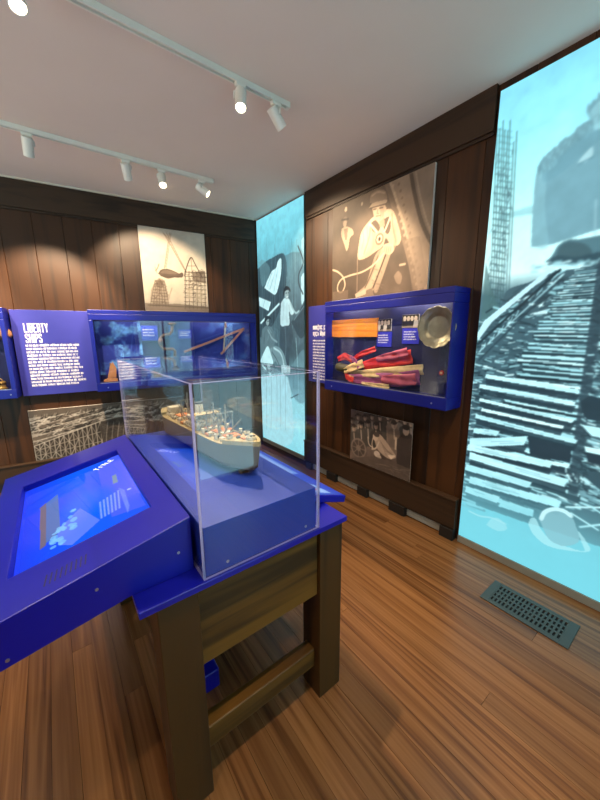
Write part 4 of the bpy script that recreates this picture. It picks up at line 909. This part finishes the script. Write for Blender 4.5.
# contents of the far left case
p = bc(-3, 332, .1)
t = thing('tool_head', 'brown wooden tool head near the top of the left edge case', 'tool', FB.at(p[0], p[1]-.06, .05))
MB().lathe([(.001, 0), (.04, .0), (.052, .02), (.05, .05), (.03, .08), (.022, .12), (.001, .121)], 18, c=FB.at(p[0]+.05, p[1]-.05, .09)).build('wooden_knob', m_tan, t, smooth=True)
MB().tube([FB.at(p[0]+.05, p[1]-.05, .09), FB.at(p[0]-.25, p[1]-.05, .09)], .016).build('shaft', m_tool, t); MB().cyl(FB.at(p[0]-.2, p[1]-.05, .013), FB.at(p[0]-.2, p[1]-.05, .09), .006).build('peg', m_screw, t)
p = bc(2, 377.5, .1); m_brass = pm('aged brass', (150, 118, 62), .4, metal=.5, var=.2)
t = thing('brass_weight', 'dull brass fitting on the floor of the left edge case', 'fitting', FB.at(p[0]-.03, FLB, .1))
MB().lathe([(.001, 0), (.06, 0), (.062, .012), (.05, .02), (.05, .05), (.055, .055), (.05, .07), (.001, .071)], 20, c=FB.at(p[0]-.03, FLB+.001, .1)).build('body', m_brass, t, smooth=True)
MB().tube([FB.at(p[0]-.03+.03*math.cos(q), FLB+.072+.03*math.sin(q), .1) for q in np.linspace(0, math.pi, 9)], .005).build('ring', m_brass, t, smooth=True)

# ------------------------------------------------------------------ table
T0 = (.098, .823); T1 = (.852, 2.01); ZT = .80
t = thing('display_table', 'oak table with a royal blue top carrying the ship model case', 'table', (.475, 1.41, 0))
MB().box((T0[0], T0[1], .78), (T1[0], T1[1], ZT)).build('tabletop', m_blue, t, bevel=.002)
for (x, y) in ((.142, .834), (.722, .834), (.142, 1.89), (.722, 1.89)):
    MB().box((x, y, .0), (x+.115, y+.11, .7795), tint=.5).build('leg', m_table_z, t, bevel=.003)
MB().box((.2575, .85, .497), (.7215, .885, .7795), tint=.6).build('apron', m_table_x, t, bevel=.002)
MB().box((.2575, 1.945, .497), (.7215, 1.98, .7795), tint=.6).build('apron', m_table_x, t, bevel=.002)
MB().box((.16, .9445, .497), (.195, 1.8895, .7795), tint=.5).build('apron', m_table_y, t, bevel=.002)
MB().box((.785, .9445, .497), (.82, 1.8895, .7795), tint=.5).build('apron', m_table_y, t, bevel=.002)
MB().box((.2575, .865, .14), (.7215, .92, .225), tint=.7).build('stretcher', m_table_x, t, bevel=.004)
MB().box((.2575, 1.905, .14), (.7215, 1.96, .225), tint=.7).build('stretcher', m_table_x, t, bevel=.004)
o = MB().box((.31, 1.14, 0.0005), (.413, 1.55, .092)).build('cable_box', m_blue, None, bevel=.006, origin=(.36, 1.34, 0)); tag(o, 'low blue metal box on the floor under the table', 'box')

# ------------------------------------------------------------------ touchscreen kiosk
tl = math.tan(math.radians(13.0)); KX = .27; KZ = .976; Y0 = .90; Y1 = 1.945; XL = -.238
zt = lambda x: KZ+(x-KX)*tl
t = thing('touchscreen_kiosk', 'sloping blue touchscreen console on the left end of the table', 'touchscreen', (.15, 1.42, ZT))
ca = Vector((math.cos(math.atan(tl)), 0, math.sin(math.atan(tl)))); cn = Vector((-ca.z, 0, ca.x))
KO = Vector((XL, 0, zt(XL)))
LK = (KX-XL)/ca.x
kf = Frame(KO, (0, -1, 0), ca)                           # seen from the reader's side: right = -Y, up the slope
k = lambda a, y, n=0.0: KO+ca*a+Vector((0, y, 0))+cn*n
sa = (( -.165-XL)/ca.x, (.199-XL)/ca.x); sy = (1.068, 1.748); dp = .028
mb = MB()
ring_o = [k(0, Y0), k(LK, Y0), k(LK, Y1), k(0, Y1)]; ring_i = [k(sa[0], sy[0]), k(sa[1], sy[0]), k(sa[1], sy[1]), k(sa[0], sy[1])]
ring_d = [p-cn*dp for p in ring_i]
prof = [(XL+.024, zt(XL)-.113), (.10, ZT+.0005), (KX, ZT+.0005)]
lowf = [Vector((x, Y0, z)) for x, z in prof]; lowb = [Vector((x, Y1, z)) for x, z in prof]
V = ring_o+ring_i+ring_d+lowf+lowb
Fc = [(0, 1, 5, 4), (1, 2, 6, 5), (2, 3, 7, 6), (3, 0, 4, 7), (4, 5, 9, 8), (5, 6, 10, 9), (6, 7, 11, 10), (7, 4, 8, 11), (8, 9, 10, 11),
      (0, 12, 13, 14, 1), (3, 2, 17, 16, 15), (0, 3, 15, 12), (12, 15, 16, 13), (13, 16, 17, 14), (14, 17, 2, 1)]
mb.add(V, Fc); hz = mb.build('housing', m_blue, t, bevel=.003)
sf = Frame(k(sa[0], sy[1]-.001, -dp+.0015), (0, -1, 0), ca); sw = sy[1]-sy[0]-.002; sh = sa[1]-sa[0]
sf = Frame(k(sa[0]+.001, sy[1]-.001, -dp+.0015), (0, -1, 0), ca); sh -= .002
c = Canvas(sf, sw, sh, 260, 140, (20, 70, 240)); R = random.Random(4)
# on-screen picture: an undersea-blue diagram with a pale title column
c.vgrad([(0, (30, 60, 235)), (.5, (14, 92, 255)), (1, (40, 84, 240))])
c.poly([(98, 470), (117, 452), (146, 505), (112, 517), (104, 500)], (74, 96, 250), .9); c.ell((88, 505), .16, .11, (8, 100, 255), .8, soft=.5)
c.poly([(40, 508), (58, 494), (60, 532), (40, 548)], (84, 116, 176), .9); c.poly([(40, 508), (46, 503), (46, 545), (40, 550)], (110, 98, 120), .9)
c.poly([(58, 530), (80, 508), (100, 520), (72, 545), (58, 545)], (96, 126, 246), .9)
for q in range(26): x = R.uniform(52, 76); c.ell((x, 545-(x-56)*1.3+R.uniform(-14, 6)), R.uniform(.006, .016), R.uniform(.005, .012), (120, 190, 246), .7)
c.poly([(112, 476), (116, 474), (118, 482), (113, 484)], (120, 150, 170), .9)
for q in range(6): x = 100+q*3.6; c.line([(x, 502-q*2.3), (x+1.6, 518-q*2)], .006, (150, 170, 255), .8)
for q in range(5): c.line([(119+q*1.2, 488+q*.4), (128+q*.3, 512-q*1.5)], .003, (130, 155, 255), .6)
c.ell((129, 489), .008, .008, (160, 180, 255), .8)
sc_ = c.build('screen', m_screen, t, 0)
# title lettering on the screen (climbs along the far edge)
gl = MB(); A0 = Vector(sf.uv(97.5, 470.5)); A1 = Vector(sf.uv(114.5, 459.5)); dd = (A1-A0); Lh = dd.length; dd.normalize(); nn = Vector((-dd.y, dd.x))
m_scrtxt = glow('screen lettering', (205, 215, 255), 1.0)
def strk(p, q, w=.0045):
    a = A0+dd*p[0]+nn*p[1]; b = A0+dd*q[0]+nn*q[1]; d2 = (b-a).normalized(); n2 = Vector((-d2.y, d2.x))*w/2
    gl.add([sf.at(v.x, v.y, .0012) for v in (a-n2, b-n2, b+n2, a+n2)], [(0, 1, 2, 3)])
LW = Lh/5; H = .026
for i in range(5):
    x = i*LW
    if i in (0, 2): strk((x+LW*.4, 0), (x+LW*.4, H)); strk((x, H), (x+LW*.8, H))
    elif i == 1: strk((x+LW*.4, 0), (x+LW*.4, H))
    elif i == 3: strk((x+LW*.1, 0), (x+LW*.1, H)); strk((x+LW*.1, 0), (x+LW*.75, 0))
    else: strk((x+LW*.1, 0), (x+LW*.1, H)); strk((x+LW*.1, 0), (x+LW*.75, 0)); strk((x+LW*.1, H), (x+LW*.75, H)); strk((x+LW*.1, H/2), (x+LW*.6, H/2))
gl.build('screen_title', m_scrtxt, sc_, recalc=False)
mb = MB()
for q in range(9):
    x = -.085+q*.011; a = (x-XL)/ca.x
    mb.prism([k(a, .945, .0003), k(a+.003, .945, .0003), k(a+.009, .99, .0003), k(a+.006, .99, .0003)], cn*.0004)
mb.build('speaker_slots', m_slot, hz)
for (x, z) in ((.02, .862), (-.165, .775), (.228, .875)):
    mb = MB(); mb.cyl((x, Y0, z), (x, Y0-.002, z), .0042, n=14); mb.build('screw', m_screw, hz)

# ------------------------------------------------------------------ plinth, acrylic cover
CX0, CX1, CY0, CY1, CZ1 = .275, .716, .832, 1.955, 1.387; th = .008
t = thing('plinth', 'matt blue plinth inside the clear cover, under the ship model', 'plinth', (.5, 1.4, ZT))
MB().box((CX0+th+.002, CY0+th+.002, ZT+.0005), (CX1-th-.002, CY1-th-.002, .96)).build('plinth_block', m_plinth, t, bevel=.002)
for q in ((228, 561.5), (306, 526.5)):
    p = ray_hit(*q, Vector((0, 1, 0)), CY0+th); mb = MB(); mb.cyl((p.x, CY0+th+.0025, p.z), (p.x, CY0+th+.0005, p.z), .005, n=12); mb.build('screw', m_screw, t)
t = thing('acrylic_cover', 'clear acrylic box cover over the ship model on the table', 'display cover', (.4955, 1.4, ZT))
def sheet(a, b, name='acrylic_sheet', ed=1):
    mb = MB(); mb.box(a, b); d = [b[i]-a[i] for i in range(3)]; thin = d.index(min(d))
    pairs = [(2, 2), (2, 2), (1, 1), (0, 0), (1, 1), (0, 0)]
    mb.m = [0 if q[0] == thin or not ed else 1 for q in pairs]
    return mb.build(name, [m_acryl, m_acredge], t)
z0 = ZT+.0003
sheet((CX0, CY0, z0), (CX1, CY0+th, CZ1-th)); sheet((CX0, CY1-th, z0), (CX1, CY1, CZ1-th))
sheet((CX0, CY0+th, z0), (CX0+th, CY1-th, CZ1-th)); sheet((CX1-th, CY0+th, z0), (CX1, CY1-th, CZ1-th))
sheet((CX0, CY0, CZ1-th), (CX1, CY1, CZ1), 'top_sheet', .0)

# ------------------------------------------------------------------ sloping reader panel on the right of the table
t = thing('reader_panel', 'sloping blue graphic panel on the right side of the table', 'graphic panel', (.82, 1.35, ZT))
RA = (.724, .873); RB = (.978, .792); ry = (.955, 1.76)
rd = Vector((RB[0]-RA[0], 0, RB[1]-RA[1])); rl = rd.length; rd.normalize(); rn = Vector((-rd.z, 0, rd.x))
r0 = Vector((RA[0], 0, RA[1]))
mb = MB(); P = [r0, r0+rd*rl, r0+rd*rl-rn*.03, r0-rn*.03]
mb.prism([p+Vector((0, ry[0], 0)) for p in P], (0, ry[1]-ry[0], 0)); mb.build('panel', m_blue, t, bevel=.003)
mb = MB(); mb.prism([Vector((x, 1.02, z)) for x, z in ((.724, ZT+.0005), (.80, ZT+.0005), (.80, .814), (.724, .838))], (0, .66, 0)); mb.build('support', m_blue, t)
rf = Frame(r0+rd*(rl-.008)+Vector((0, ry[0]+.01, 0)), (0, 1, 0), -rd)
c = Canvas(rf, ry[1]-ry[0]-.02, rl-.016, 200, 66, (44, 84, 196)); w, h = c.w, c.h
c.vgrad([(0, (30, 56, 176)), (1, (52, 100, 206))])
c.poly([(.02, .06), (.12, .07), (.20, .16), (.12, .22), (.03, .17)], (120, 160, 226), .9, px=False); c.poly([(.05, .11), (.10, .10), (.11, .14), (.06, .15)], (160, 90, 130), .9, px=False); c.ell((.10, .17), .04, .03, (176, 200, 240), .9, px=False)
c.poly([(.28, .04), (.70, .04), (.70, .22), (.28, .22)], (96, 140, 216), .8, px=False); 
for q in range(7): c.line([(.30, .07+q*.02), (.66, .07+q*.02)], .004, (190, 205, 240), .8, px=False)
c.build('printed_graphic', m_art, t, .0006)

# ------------------------------------------------------------------ ship model (bow towards the viewer)
m_hull = pm('hull grey paint', (124, 115, 98), .5, var=.06); m_boot = pm('dull red hull bottom', (84, 48, 44), .55); m_deck = pm('cream deck', (178, 160, 116), .6, var=.2, scale=60)
m_house = pm('off white deckhouse', (208, 200, 176), .5, var=.06); m_hatch = pm('orange hatch cover', (206, 128, 72), .6, var=.12); m_rig = pm('pale rigging spar', (150, 146, 134), .5); m_cord = pm('dark rigging cord', (70, 70, 70), .6); m_dark = pm('dark ship fittings', (72, 66, 62), .5); m_boat = pm('lifeboat paint', (220, 210, 184), .5); m_stand = pm('turned brass stand', (140, 92, 60), .35, metal=.6)
BOW = 1.035; STERN = 1.915; XC = .543; HB = .079; ZK = .992; LN = STERN-BOW
t = thing('ship_model', 'grey cargo ship model with masts and orange hatches inside the clear cover', 'ship model', (XC, 1.475, ZK))
def half(tt):       # half breadth at deck
    if tt < .22: return HB*math.sin((tt/.22)*math.pi/2)**.75
    if tt > .86: return HB*(1-.55*((tt-.86)/.14)**2)
    return HB
def sheer(tt): return 1.092+.020*max(0, (.25-tt)/.25)**1.6+.010*max(0, (tt-.75)/.25)**1.5
NS = 40; rows = []
for i in range(NS+1):
    tt = i/NS; hb = max(half(tt), .0012); zd = sheer(tt); keel = ZK+.028*max(0, (.05-tt)/.05)+.03*max(0, (tt-.93)/.07)
    y = BOW+LN*tt; sec = []
    for (fz, fx) in ((0, .0), (.02, .55), (.10, .86), (.25, .95), (.5, .97), (.75, .985), (1, 1)):
        ex = fx if tt > .12 else fx*(1-.55*(1-fz)*(1-tt/.12))
        if tt > .88: ex = fx*(1-.75*(1-fz)*((tt-.88)/.12))
        yy = y-(.02*fz*(1-tt/.1) if tt < .1 else 0)+(.015*fz*((tt-.9)/.1) if tt > .9 else 0)
        sec.append((hb*max(ex, .02), yy, keel+(zd-keel)*fz))
    rows.append(sec)
mb = MB(); vs = []; fs = []; mi = []; K = 13
for sec in rows:
    ring = [(XC-a, b, z) for a, b, z in reversed(sec)]+[(XC+a, b, z) for a, b, z in sec[1:]]
    vs += ring
for i in range(NS):
    for q in range(K-1): fs.append((i*K+q, i*K+q+1, (i+1)*K+q+1, (i+1)*K+q)); mi.append(1 if 4 <= q <= 7 else 0)
fs += [tuple(range(K)), tuple(range(NS*K, NS*K+K))]; mi += [0, 0]
mb.add(vs, fs); mb.m = mi; mb.build('hull', [m_hull, m_boot], t, smooth=False)
def deck_strip(t0, t1, dz, name, mat, inset=.003, walls=.0):
    mb = MB(); n = 24; L = []; Rr = []
    for i in range(n+1):
        tt = t0+(t1-t0)*i/n; y = BOW+LN*tt-(.02*(1-tt/.1) if tt < .1 else 0)+(.015*((tt-.9)/.1) if tt > .9 else 0); hb = max(half(tt)-inset, .001); z = sheer(tt)+dz; L.append((XC-hb, y, z)); Rr.append((XC+hb, y, z))
    mb.add(L+Rr, [(i, i+1, n+2+i, n+1+i) for i in range(n)]); return mb.build(name, mat, t, solid=.003+walls)
deck_strip(.0, 1, -.001, 'main_deck', m_deck); deck_strip(.005, .16, .016, 'forecastle_deck', m_deck, .002, .016); deck_strip(.90, .998, .014, 'poop_deck', m_deck, .002, .014)
Y = lambda tt: BOW+LN*tt
def pbox(name, mat, x0, x1, t0, t1, z0, z1, bev=.0015): return MB().box((XC+x0, Y(t0), z0), (XC+x1, Y(t1), z1)).build(name, mat, t, bevel=bev)
for (a, b, zz) in ((.18, .245, 1.0935), (.29, .36, 1.0935), (.40, .435, 1.0935), (.60, .655, 1.0935), (.74, .82, 1.0935)):
    hc = pbox('hatch_coaming', m_house, -.034, .034, a, b, zz, zz+.010); MB().box((XC-.031, Y(a+.004), zz+.0102), (XC+.031, Y(b-.004), zz+.015)).build('hatch_cover', m_hatch, hc, bevel=.001)
pbox('hatch_cover', m_hatch, -.02, .02, .07, .10, sheer(.085)+.0175, sheer(.085)+.023)
# midship house
for (n_, w, a, b, z0_, z1_) in (('deckhouse', .058, .445, .59, 1.0945, 1.118), ('bridge_deck', .052, .455, .575, 1.1185, 1.139), ('wheelhouse', .04, .462, .52, 1.1395, 1.160)):
    pbox(n_, m_house, -w, w, a, b, z0_, z1_)
MB().box((XC-.062, Y(.44), 1.1605), (XC+.062, Y(.50), 1.164)).build('bridge_wing', m_deck, t)
mb = MB(); 
for z in (1.106, 1.129, 1.150):
    for q in range(6):
        yy = Y(.455+.02*q); mb.box((XC-(.0583 if z < 1.118 else .0523 if z < 1.14 else .0403), yy, z-.003), (XC-(.0579 if z < 1.118 else .0519 if z < 1.14 else .0399), yy+.007, z+.004))
mb.build('porthole_row', m_dark, t)
fn = MB().cyl((XC, Y(.545), 1.1395), (XC, Y(.55), 1.196), .020, .018, 20).build('funnel', m_house, t, smooth=False); MB().cyl((XC, Y(.55), 1.1962), (XC, Y(.5502), 1.204), .0185, n=20).build('funnel_cap', m_dark, fn)
pbox('stern_house', m_house, -.035, .035, .865, .925, sheer(.9)+.003, sheer(.9)+.04)
# lifeboats in davits
for sx in (-1, 1):
    for a in (.465, .535):
        c0 = Vector((XC+sx*.057, Y(a), 1.148)); MB().tube([c0+Vector((0, q*.022, .004*abs(q)**2)) for q in (-1, -.7, 0, .7, 1)], [.001, .006, .0085, .006, .001], 10).build('lifeboat', m_boat, t, smooth=True)
        for q in (-.016, .016): MB().tube([c0+Vector((-sx*.012, q, -.028)), c0+Vector((-sx*.012, q, .012)), c0+Vector((0, q, .02)), c0+Vector((0, q, .006))], .0011, 6).build('davit', m_rig, t)
# masts, crosstrees and cargo booms
for (a, h) in ((.265, .135), (.385, .128), (.70, .14)):
    ms_ = MB().cyl((XC, Y(a), 1.0945), (XC, Y(a), 1.0945+h), .005, .0034, 10).build('mast', m_rig, t)
    MB().box((XC-.04, Y(a)-.0015, 1.0945+h*.72), (XC+.04, Y(a)+.0025, 1.0945+h*.755)).build('crosstree', m_rig, ms_)
    pbox('mast_house', m_house, -.025, .025, a-.014, a+.014, 1.0945, 1.112)
    for sx in (-1, 1):
        MB().cyl((XC+sx*.034, Y(a), 1.1125), (XC+sx*.034, Y(a), 1.0945+h*.75), .0034, .0026, 8).build('king_post', m_rig, t)
        for sd in (-1, 1):
            MB().cyl((XC+sx*.014, Y(a)+sd*.012, 1.112), (XC+sx*.024, Y(a)+sd*.088, 1.112+h*.50), .0030, .0020, 8).build('cargo_boom', m_rig, t)
    mb = MB()
    for sx in (-1, 1):
        for sd in (-.05, -.02, .02, .05): mb.cyl((XC+sx*.066, Y(a)+sd, 1.096), (XC, Y(a), 1.0945+h*.97), .0008, n=4)
        for sd in (-1, 1): mb.cyl((XC+sx*.024, Y(a)+sd*.088, 1.112+h*.5), (XC, Y(a), 1.0945+h*.9), .0008, n=4)
    mb.build('rigging', m_cord, ms_)
# gun tubs
for (sx, a, z, r) in ((0, .045, sheer(.05)+.0175, .02), (-.04, .15, sheer(.12)+.016, .013), (.04, .15, sheer(.12)+.016, .013), (0, .955, sheer(.95)+.016, .022), (-.045, .86, 1.10, .014), (.045, .86, 1.10, .014), (-.05, .425, 1.118, .012), (.05, .425, 1.118, .012)):
    c0 = (XC+sx, Y(a), z); gt = MB().lathe([(r*.2, .0), (r, 0), (r*1.05, .012), (r*.9, .012), (r*.85, .003), (r*.2, .003)], 18, c=c0).build('gun_tub', m_house, t)
    mb = MB(); mb.cyl(c0, (c0[0], c0[1], z+.012), .003, n=8); mb.cyl((c0[0], c0[1]+(.006 if a < .5 else -.006), z+.012), (c0[0], c0[1]-(.032 if a < .5 else -.032), z+.022), .0014, n=6); mb.build('gun', m_dark, gt)
for (sx, a) in ((-.03, .255), (.03, .255), (-.03, .275), (.03, .275), (-.03, .375), (.03, .375), (-.03, .69), (.03, .69), (-.03, .71), (.03, .71), (-.02, .115), (.02, .115)):
    z = 1.0945 if a > .16 else sheer(.115)+.0165
    if a in (.255, .275, .375, .69, .71): sx *= 1.5
    MB().cyl((XC+sx-.007, Y(a), z+.005), (XC+sx+.007, Y(a), z+.005), .005, n=10).build('winch', m_dark, t)
for (sx, a) in ((-.052, .33), (.052, .33), (-.052, .63), (.052, .63)):
    pbox('life_raft', m_hatch, sx-.012, sx+.012, a-.016, a+.016, 1.0945, 1.104)
for (sx, a, w_, h_, l_) in ((-.045, .20, .012, .012, .02), (.045, .22, .012, .010, .02), (-.05, .31, .010, .014, .024), (.05, .34, .012, .012, .02), (-.048, .605, .012, .012, .02), (.048, .62, .012, .012, .022), (-.05, .76, .011, .012, .024), (.05, .78, .011, .012, .022), (-.03, .835, .014, .012, .016), (.03, .845, .014, .012, .016), (-.022, .17, .012, .010, .012), (.022, .172, .012, .010, .012)):
    pbox('deck_locker', m_house if sx < 0 else m_dark, sx-w_, sx+w_, a, a+l_, 1.0945, 1.0945+h_)
for (sx, a) in ((-.06, .24), (.06, .24), (-.06, .37), (.06, .37), (-.06, .66), (.06, .66), (-.055, .80), (.055, .80)):
    MB().cyl((XC+sx, Y(a), 1.0945), (XC+sx, Y(a), 1.118), .006, .008, 12).build('ventilator', m_boat, t)
for (sx, a) in ((-.035, .46), (.035, .46), (0, .53)):
    MB().cyl((XC+sx, Y(a), 1.1645), (XC+sx, Y(a), 1.20 if sx else 1.215), .0018, .0012, 8).build('signal_mast', m_rig, t)
mb = MB()
for i in range(38):
    tt = .01+.98*i/37; hb = max(half(tt)-.002, .001); up_ = .016 if tt < .16 else (.014 if tt > .9 else 0); z = sheer(tt)+up_
    yy = Y(tt)-(.02*(1-tt/.1) if tt < .1 else 0)+(.015*((tt-.9)/.1) if tt > .9 else 0)
    for sx in (-1, 1): mb.cyl((XC+sx*hb, yy, z), (XC+sx*hb, yy, z+.011), .0005, n=4)
mb.build('railing', m_rig, t)
t.rotation_euler.z = .085; t.location.z -= .015
for a in (.1, .8):
    s_ = thing('model_stand', 'turned brass stand under the bow of the ship model' if a < .5 else 'turned brass stand under the stern of the ship model', 'stand', (XC+(.5-a)*.075, Y(a), .96), 'stands under the ship model')
    MB().lathe([(.016, .0005), (.016, .003), (.007, .005), (.006, .008), (.009, .010), (.006, .012), (.011, .0155), (.010, .0172)], 18, c=(XC+(.5-a)*.075, Y(a), .96)).build('pedestal', m_stand, s_, smooth=True)
    X_ = XC+(.5-a)*.075; MB().box((X_-.03, Y(a)-.008, .9605), (X_-.017, Y(a)+.008, .972)).build('foot', m_stand, s_); MB().box((X_+.017, Y(a)-.008, .9605), (X_+.03, Y(a)+.008, .972)).build('foot', m_stand, s_)

# ------------------------------------------------------------------ floor vent
t = thing('floor_vent', 'dark grey slotted floor vent set in the boards by the lightbox', 'floor vent', (1.915, .47, 0))
vx0, vx1, vy0, vy1 = 1.81, 2.018, .266, .678
mb = MB(); mb.box((vx0, vy0, .0005), (vx1, vy0+.04, .007)); mb.box((vx0, vy1-.04, .0005), (vx1, vy1, .007)); mb.box((vx0, vy0+.04, .0005), (vx0+.03, vy1-.04, .007)); mb.box((vx1-.03, vy0+.04, .0005), (vx1, vy1-.04, .007))
mb.build('vent_frame', m_vent, t, bevel=.002)
mb = MB(); n = 17; p0 = vy0+.04; st = (vy1-vy0-.08)/n
for i in range(n+1): mb.box((vx0+.0302, max(p0+i*st-st*.24, p0+.0002), .0007), (vx1-.0302, min(p0+i*st+st*.24, vy1-.0402), .0062))
for q in range(1, 4): xx = vx0+.03+(vx1-vx0-.06)*q/4; mb.box((xx-.007, p0+.0002, .0006), (xx+.007, vy1-.0402, .006))
mb.build('grille', m_vent, t)
MB().box((vx0+.031, vy0+.041, .0003), (vx1-.031, vy1-.041, .0005)).build('duct_opening', m_black, t)

# ------------------------------------------------------------------ track lights
m_stem = m_white
def track(y0, y1, x0, x1, label):
    t = thing('track_rail', label, 'track rail', ((x0+x1)/2, (y0+y1)/2, CEIL-.001), 'white ceiling light tracks')
    L = Vector((x1-x0, y1-y0, 0)); dd = L.normalized(); nn = Vector((-dd.y, dd.x, 0)); fr = Frame((x0, y0, CEIL-.001), dd, nn); fr.N = Vector((0, 0, -1))
    w = .017; mb = MB(); mb.box((0, -w, 0), (L.length, w, .012), 0, fr.M()); mb.box((0, -w, .012), (L.length, -w*.45, .03), 0, fr.M()); mb.box((0, w*.45, .012), (L.length, w, .03), 0, fr.M()); mb.build('rail', m_white, t)
    MB().box((.001, -w*.44, .0125), (L.length-.001, w*.44, .016), 0, fr.M()).build('conductor_slot', m_grey, t)
    MB().box((L.length, -w-.001, 0), (L.length+.02, w+.001, .031), 0, fr.M()).build('end_cap', m_white, t)
track(1.855, 1.885, -2.2, 1.34, 'white ceiling track nearer the viewer, running to the right above the model')
track(3.19, 3.11, -2.2, 1.36, 'white ceiling track farther away, in front of the back wall')
track(.42, .44, -1.6, 1.5, 'white ceiling track above the viewer, outside the view')
SPOTS = []
def spot(x, y, tx, ty, tz, label, W, cone=50, blend=.5, lit=True, drop=.075, body=.115):
    t = thing('track_spotlight', label, 'spotlight', (x, y, CEIL-.03), 'white cylinder spotlights on the ceiling tracks')
    d = (Vector((tx, ty, tz))-Vector((x, y, CEIL-.13))).normalized()
    side = d.cross(Vector((0, 0, 1))).normalized()
    piv = Vector((x, y, CEIL-.03-drop)); ctr = piv+side*.0
    MB().box((x-.03, y-.013, CEIL-.052), (x+.03, y+.013, CEIL-.0315)).build('track_adapter', m_white, t, bevel=.002)
    j = piv+side*.036
    MB().tube([Vector((x, y, CEIL-.052)), Vector((x, y, CEIL-.062)), j+Vector((0, 0, .03)), j], .0065, 8).build('stem', m_stem, t, smooth=True)
    a = ctr-d*body*.42; b = ctr+d*body*.58; R = .032
    ax = d; o1 = ax.orthogonal().normalized(); o2 = ax.cross(o1); Mx = lambda p: a+o1*p[0]+o2*p[1]+ax*p[2]
    hs_ = MB().lathe([(.001, 0), (R*.9, 0), (R, .004), (R, body), (R*.86, body), (R*.84, body-.012), (.001, body-.0125)], 28, M=Mx).build('housing', m_white, t, smooth=False)
    MB().lathe([(.001, body-.0115), (R*.82, body-.0115), (R*.82, body-.008), (.001, body-.007)], 24, M=Mx).build('lens', m_lens, hs_)
    l = bpy.data.lights.new('spot_lamp', 'SPOT'); l.energy = W; l.color = (1.0, .78, .52); l.spot_size = math.radians(cone); l.spot_blend = blend; l.shadow_soft_size = .022
    o = bpy.data.objects.new('spot_lamp', l); COL.objects.link(o); o.location = b+d*.004-Vector(t.location); o.parent = t
    o.rotation_euler = (-d).to_track_quat('Z', 'Y').to_euler()
K1 = 2.2
spot(1.02, 1.868, .60, 1.25, 1.0, 'lit white spotlight on the nearer track, next to its right end', 80*K1, 62)
spot(1.26, 1.88, 2.247, 2.0, 1.85, 'white spotlight turned to the right wall at the end of the nearer track', 75*K1, 62)
spot(.06, 1.862, .25, 1.2, .9, 'lit white spotlight cut off at the top left of the view', 34*K1, 60)
spot(.055, 3.14, .02, 4.10, 1.30, 'upright white spotlight at the left of the farther track', 160*K1, 72)
spot(.66, 3.125, 1.02, 3.98, 1.75, 'white spotlight leaning to the crane photo, mid farther track', 50*K1, 82, .4)
spot(.93, 3.12, .75, 2.2, 1.1, 'lit white spotlight second from the right on the farther track', 30*K1, 60)
spot(1.27, 3.112, 2.2, 2.45, 1.95, 'lit white spotlight at the right end of the farther track', 60*K1, 74, .4)
spot(-.75, 3.16, -.85, 4.1, 1.4, 'white spotlight on the farther track beyond the left edge', 130*K1, 66)
spot(-.9, 1.86, -.6, .9, 0, 'white spotlight on the nearer track beyond the left edge', 46*K1, 66)
spot(-.3, .43, .7, .9, .2, 'white spotlight above the viewer turned to the table', 16*K1, 70)
spot(.6, .435, 1.35, .75, 0, 'white spotlight above the viewer turned to the floor by the vent', 34*K1, 70)
spot(1.3, .44, 1.55, 2.2, 0.3, 'white spotlight above the viewer turned to the right wall', 20*K1, 70)

# ------------------------------------------------------------------ daylight beyond the door; warm glow from below added to brighten the ceiling
w = bpy.data.worlds.new('world'); SC.world = w; w.use_nodes = True
wn = w.node_tree.nodes; wl = w.node_tree.links; bg = wn['Background']
tc = wn.new('ShaderNodeTexCoord'); sp = wn.new('ShaderNodeSeparateXYZ'); wl.new(tc.outputs['Generated'], sp.inputs[0])
mr = wn.new('ShaderNodeMapRange'); mr.inputs[1].default_value = -.08; mr.inputs[2].default_value = -.35; mr.inputs[3].default_value = 0; mr.inputs[4].default_value = 1
wl.new(sp.outputs['Z'], mr.inputs[0])
mx = wn.new('ShaderNodeMix'); mx.data_type = 'RGBA'; mx.inputs[6].default_value = (.34, .31, .28, 1); mx.inputs[7].default_value = (3.5, 2.95, 2.45, 1); wl.new(mr.outputs[0], mx.inputs[0])
ms = wn.new('ShaderNodeMapRange'); ms.inputs[1].default_value = -.35; ms.inputs[2].default_value = -.75; ms.inputs[3].default_value = 0; ms.inputs[4].default_value = 1
wl.new(sp.outputs['Y'], ms.inputs[0])
m2 = wn.new('ShaderNodeMix'); m2.data_type = 'RGBA'; m2.inputs[7].default_value = (1.9, 3.5, 3.8, 1); wl.new(ms.outputs[0], m2.inputs[0]); wl.new(mx.outputs[2], m2.inputs[6])
wl.new(m2.outputs[2], bg.inputs[0]); bg.inputs[1].default_value = 1.0
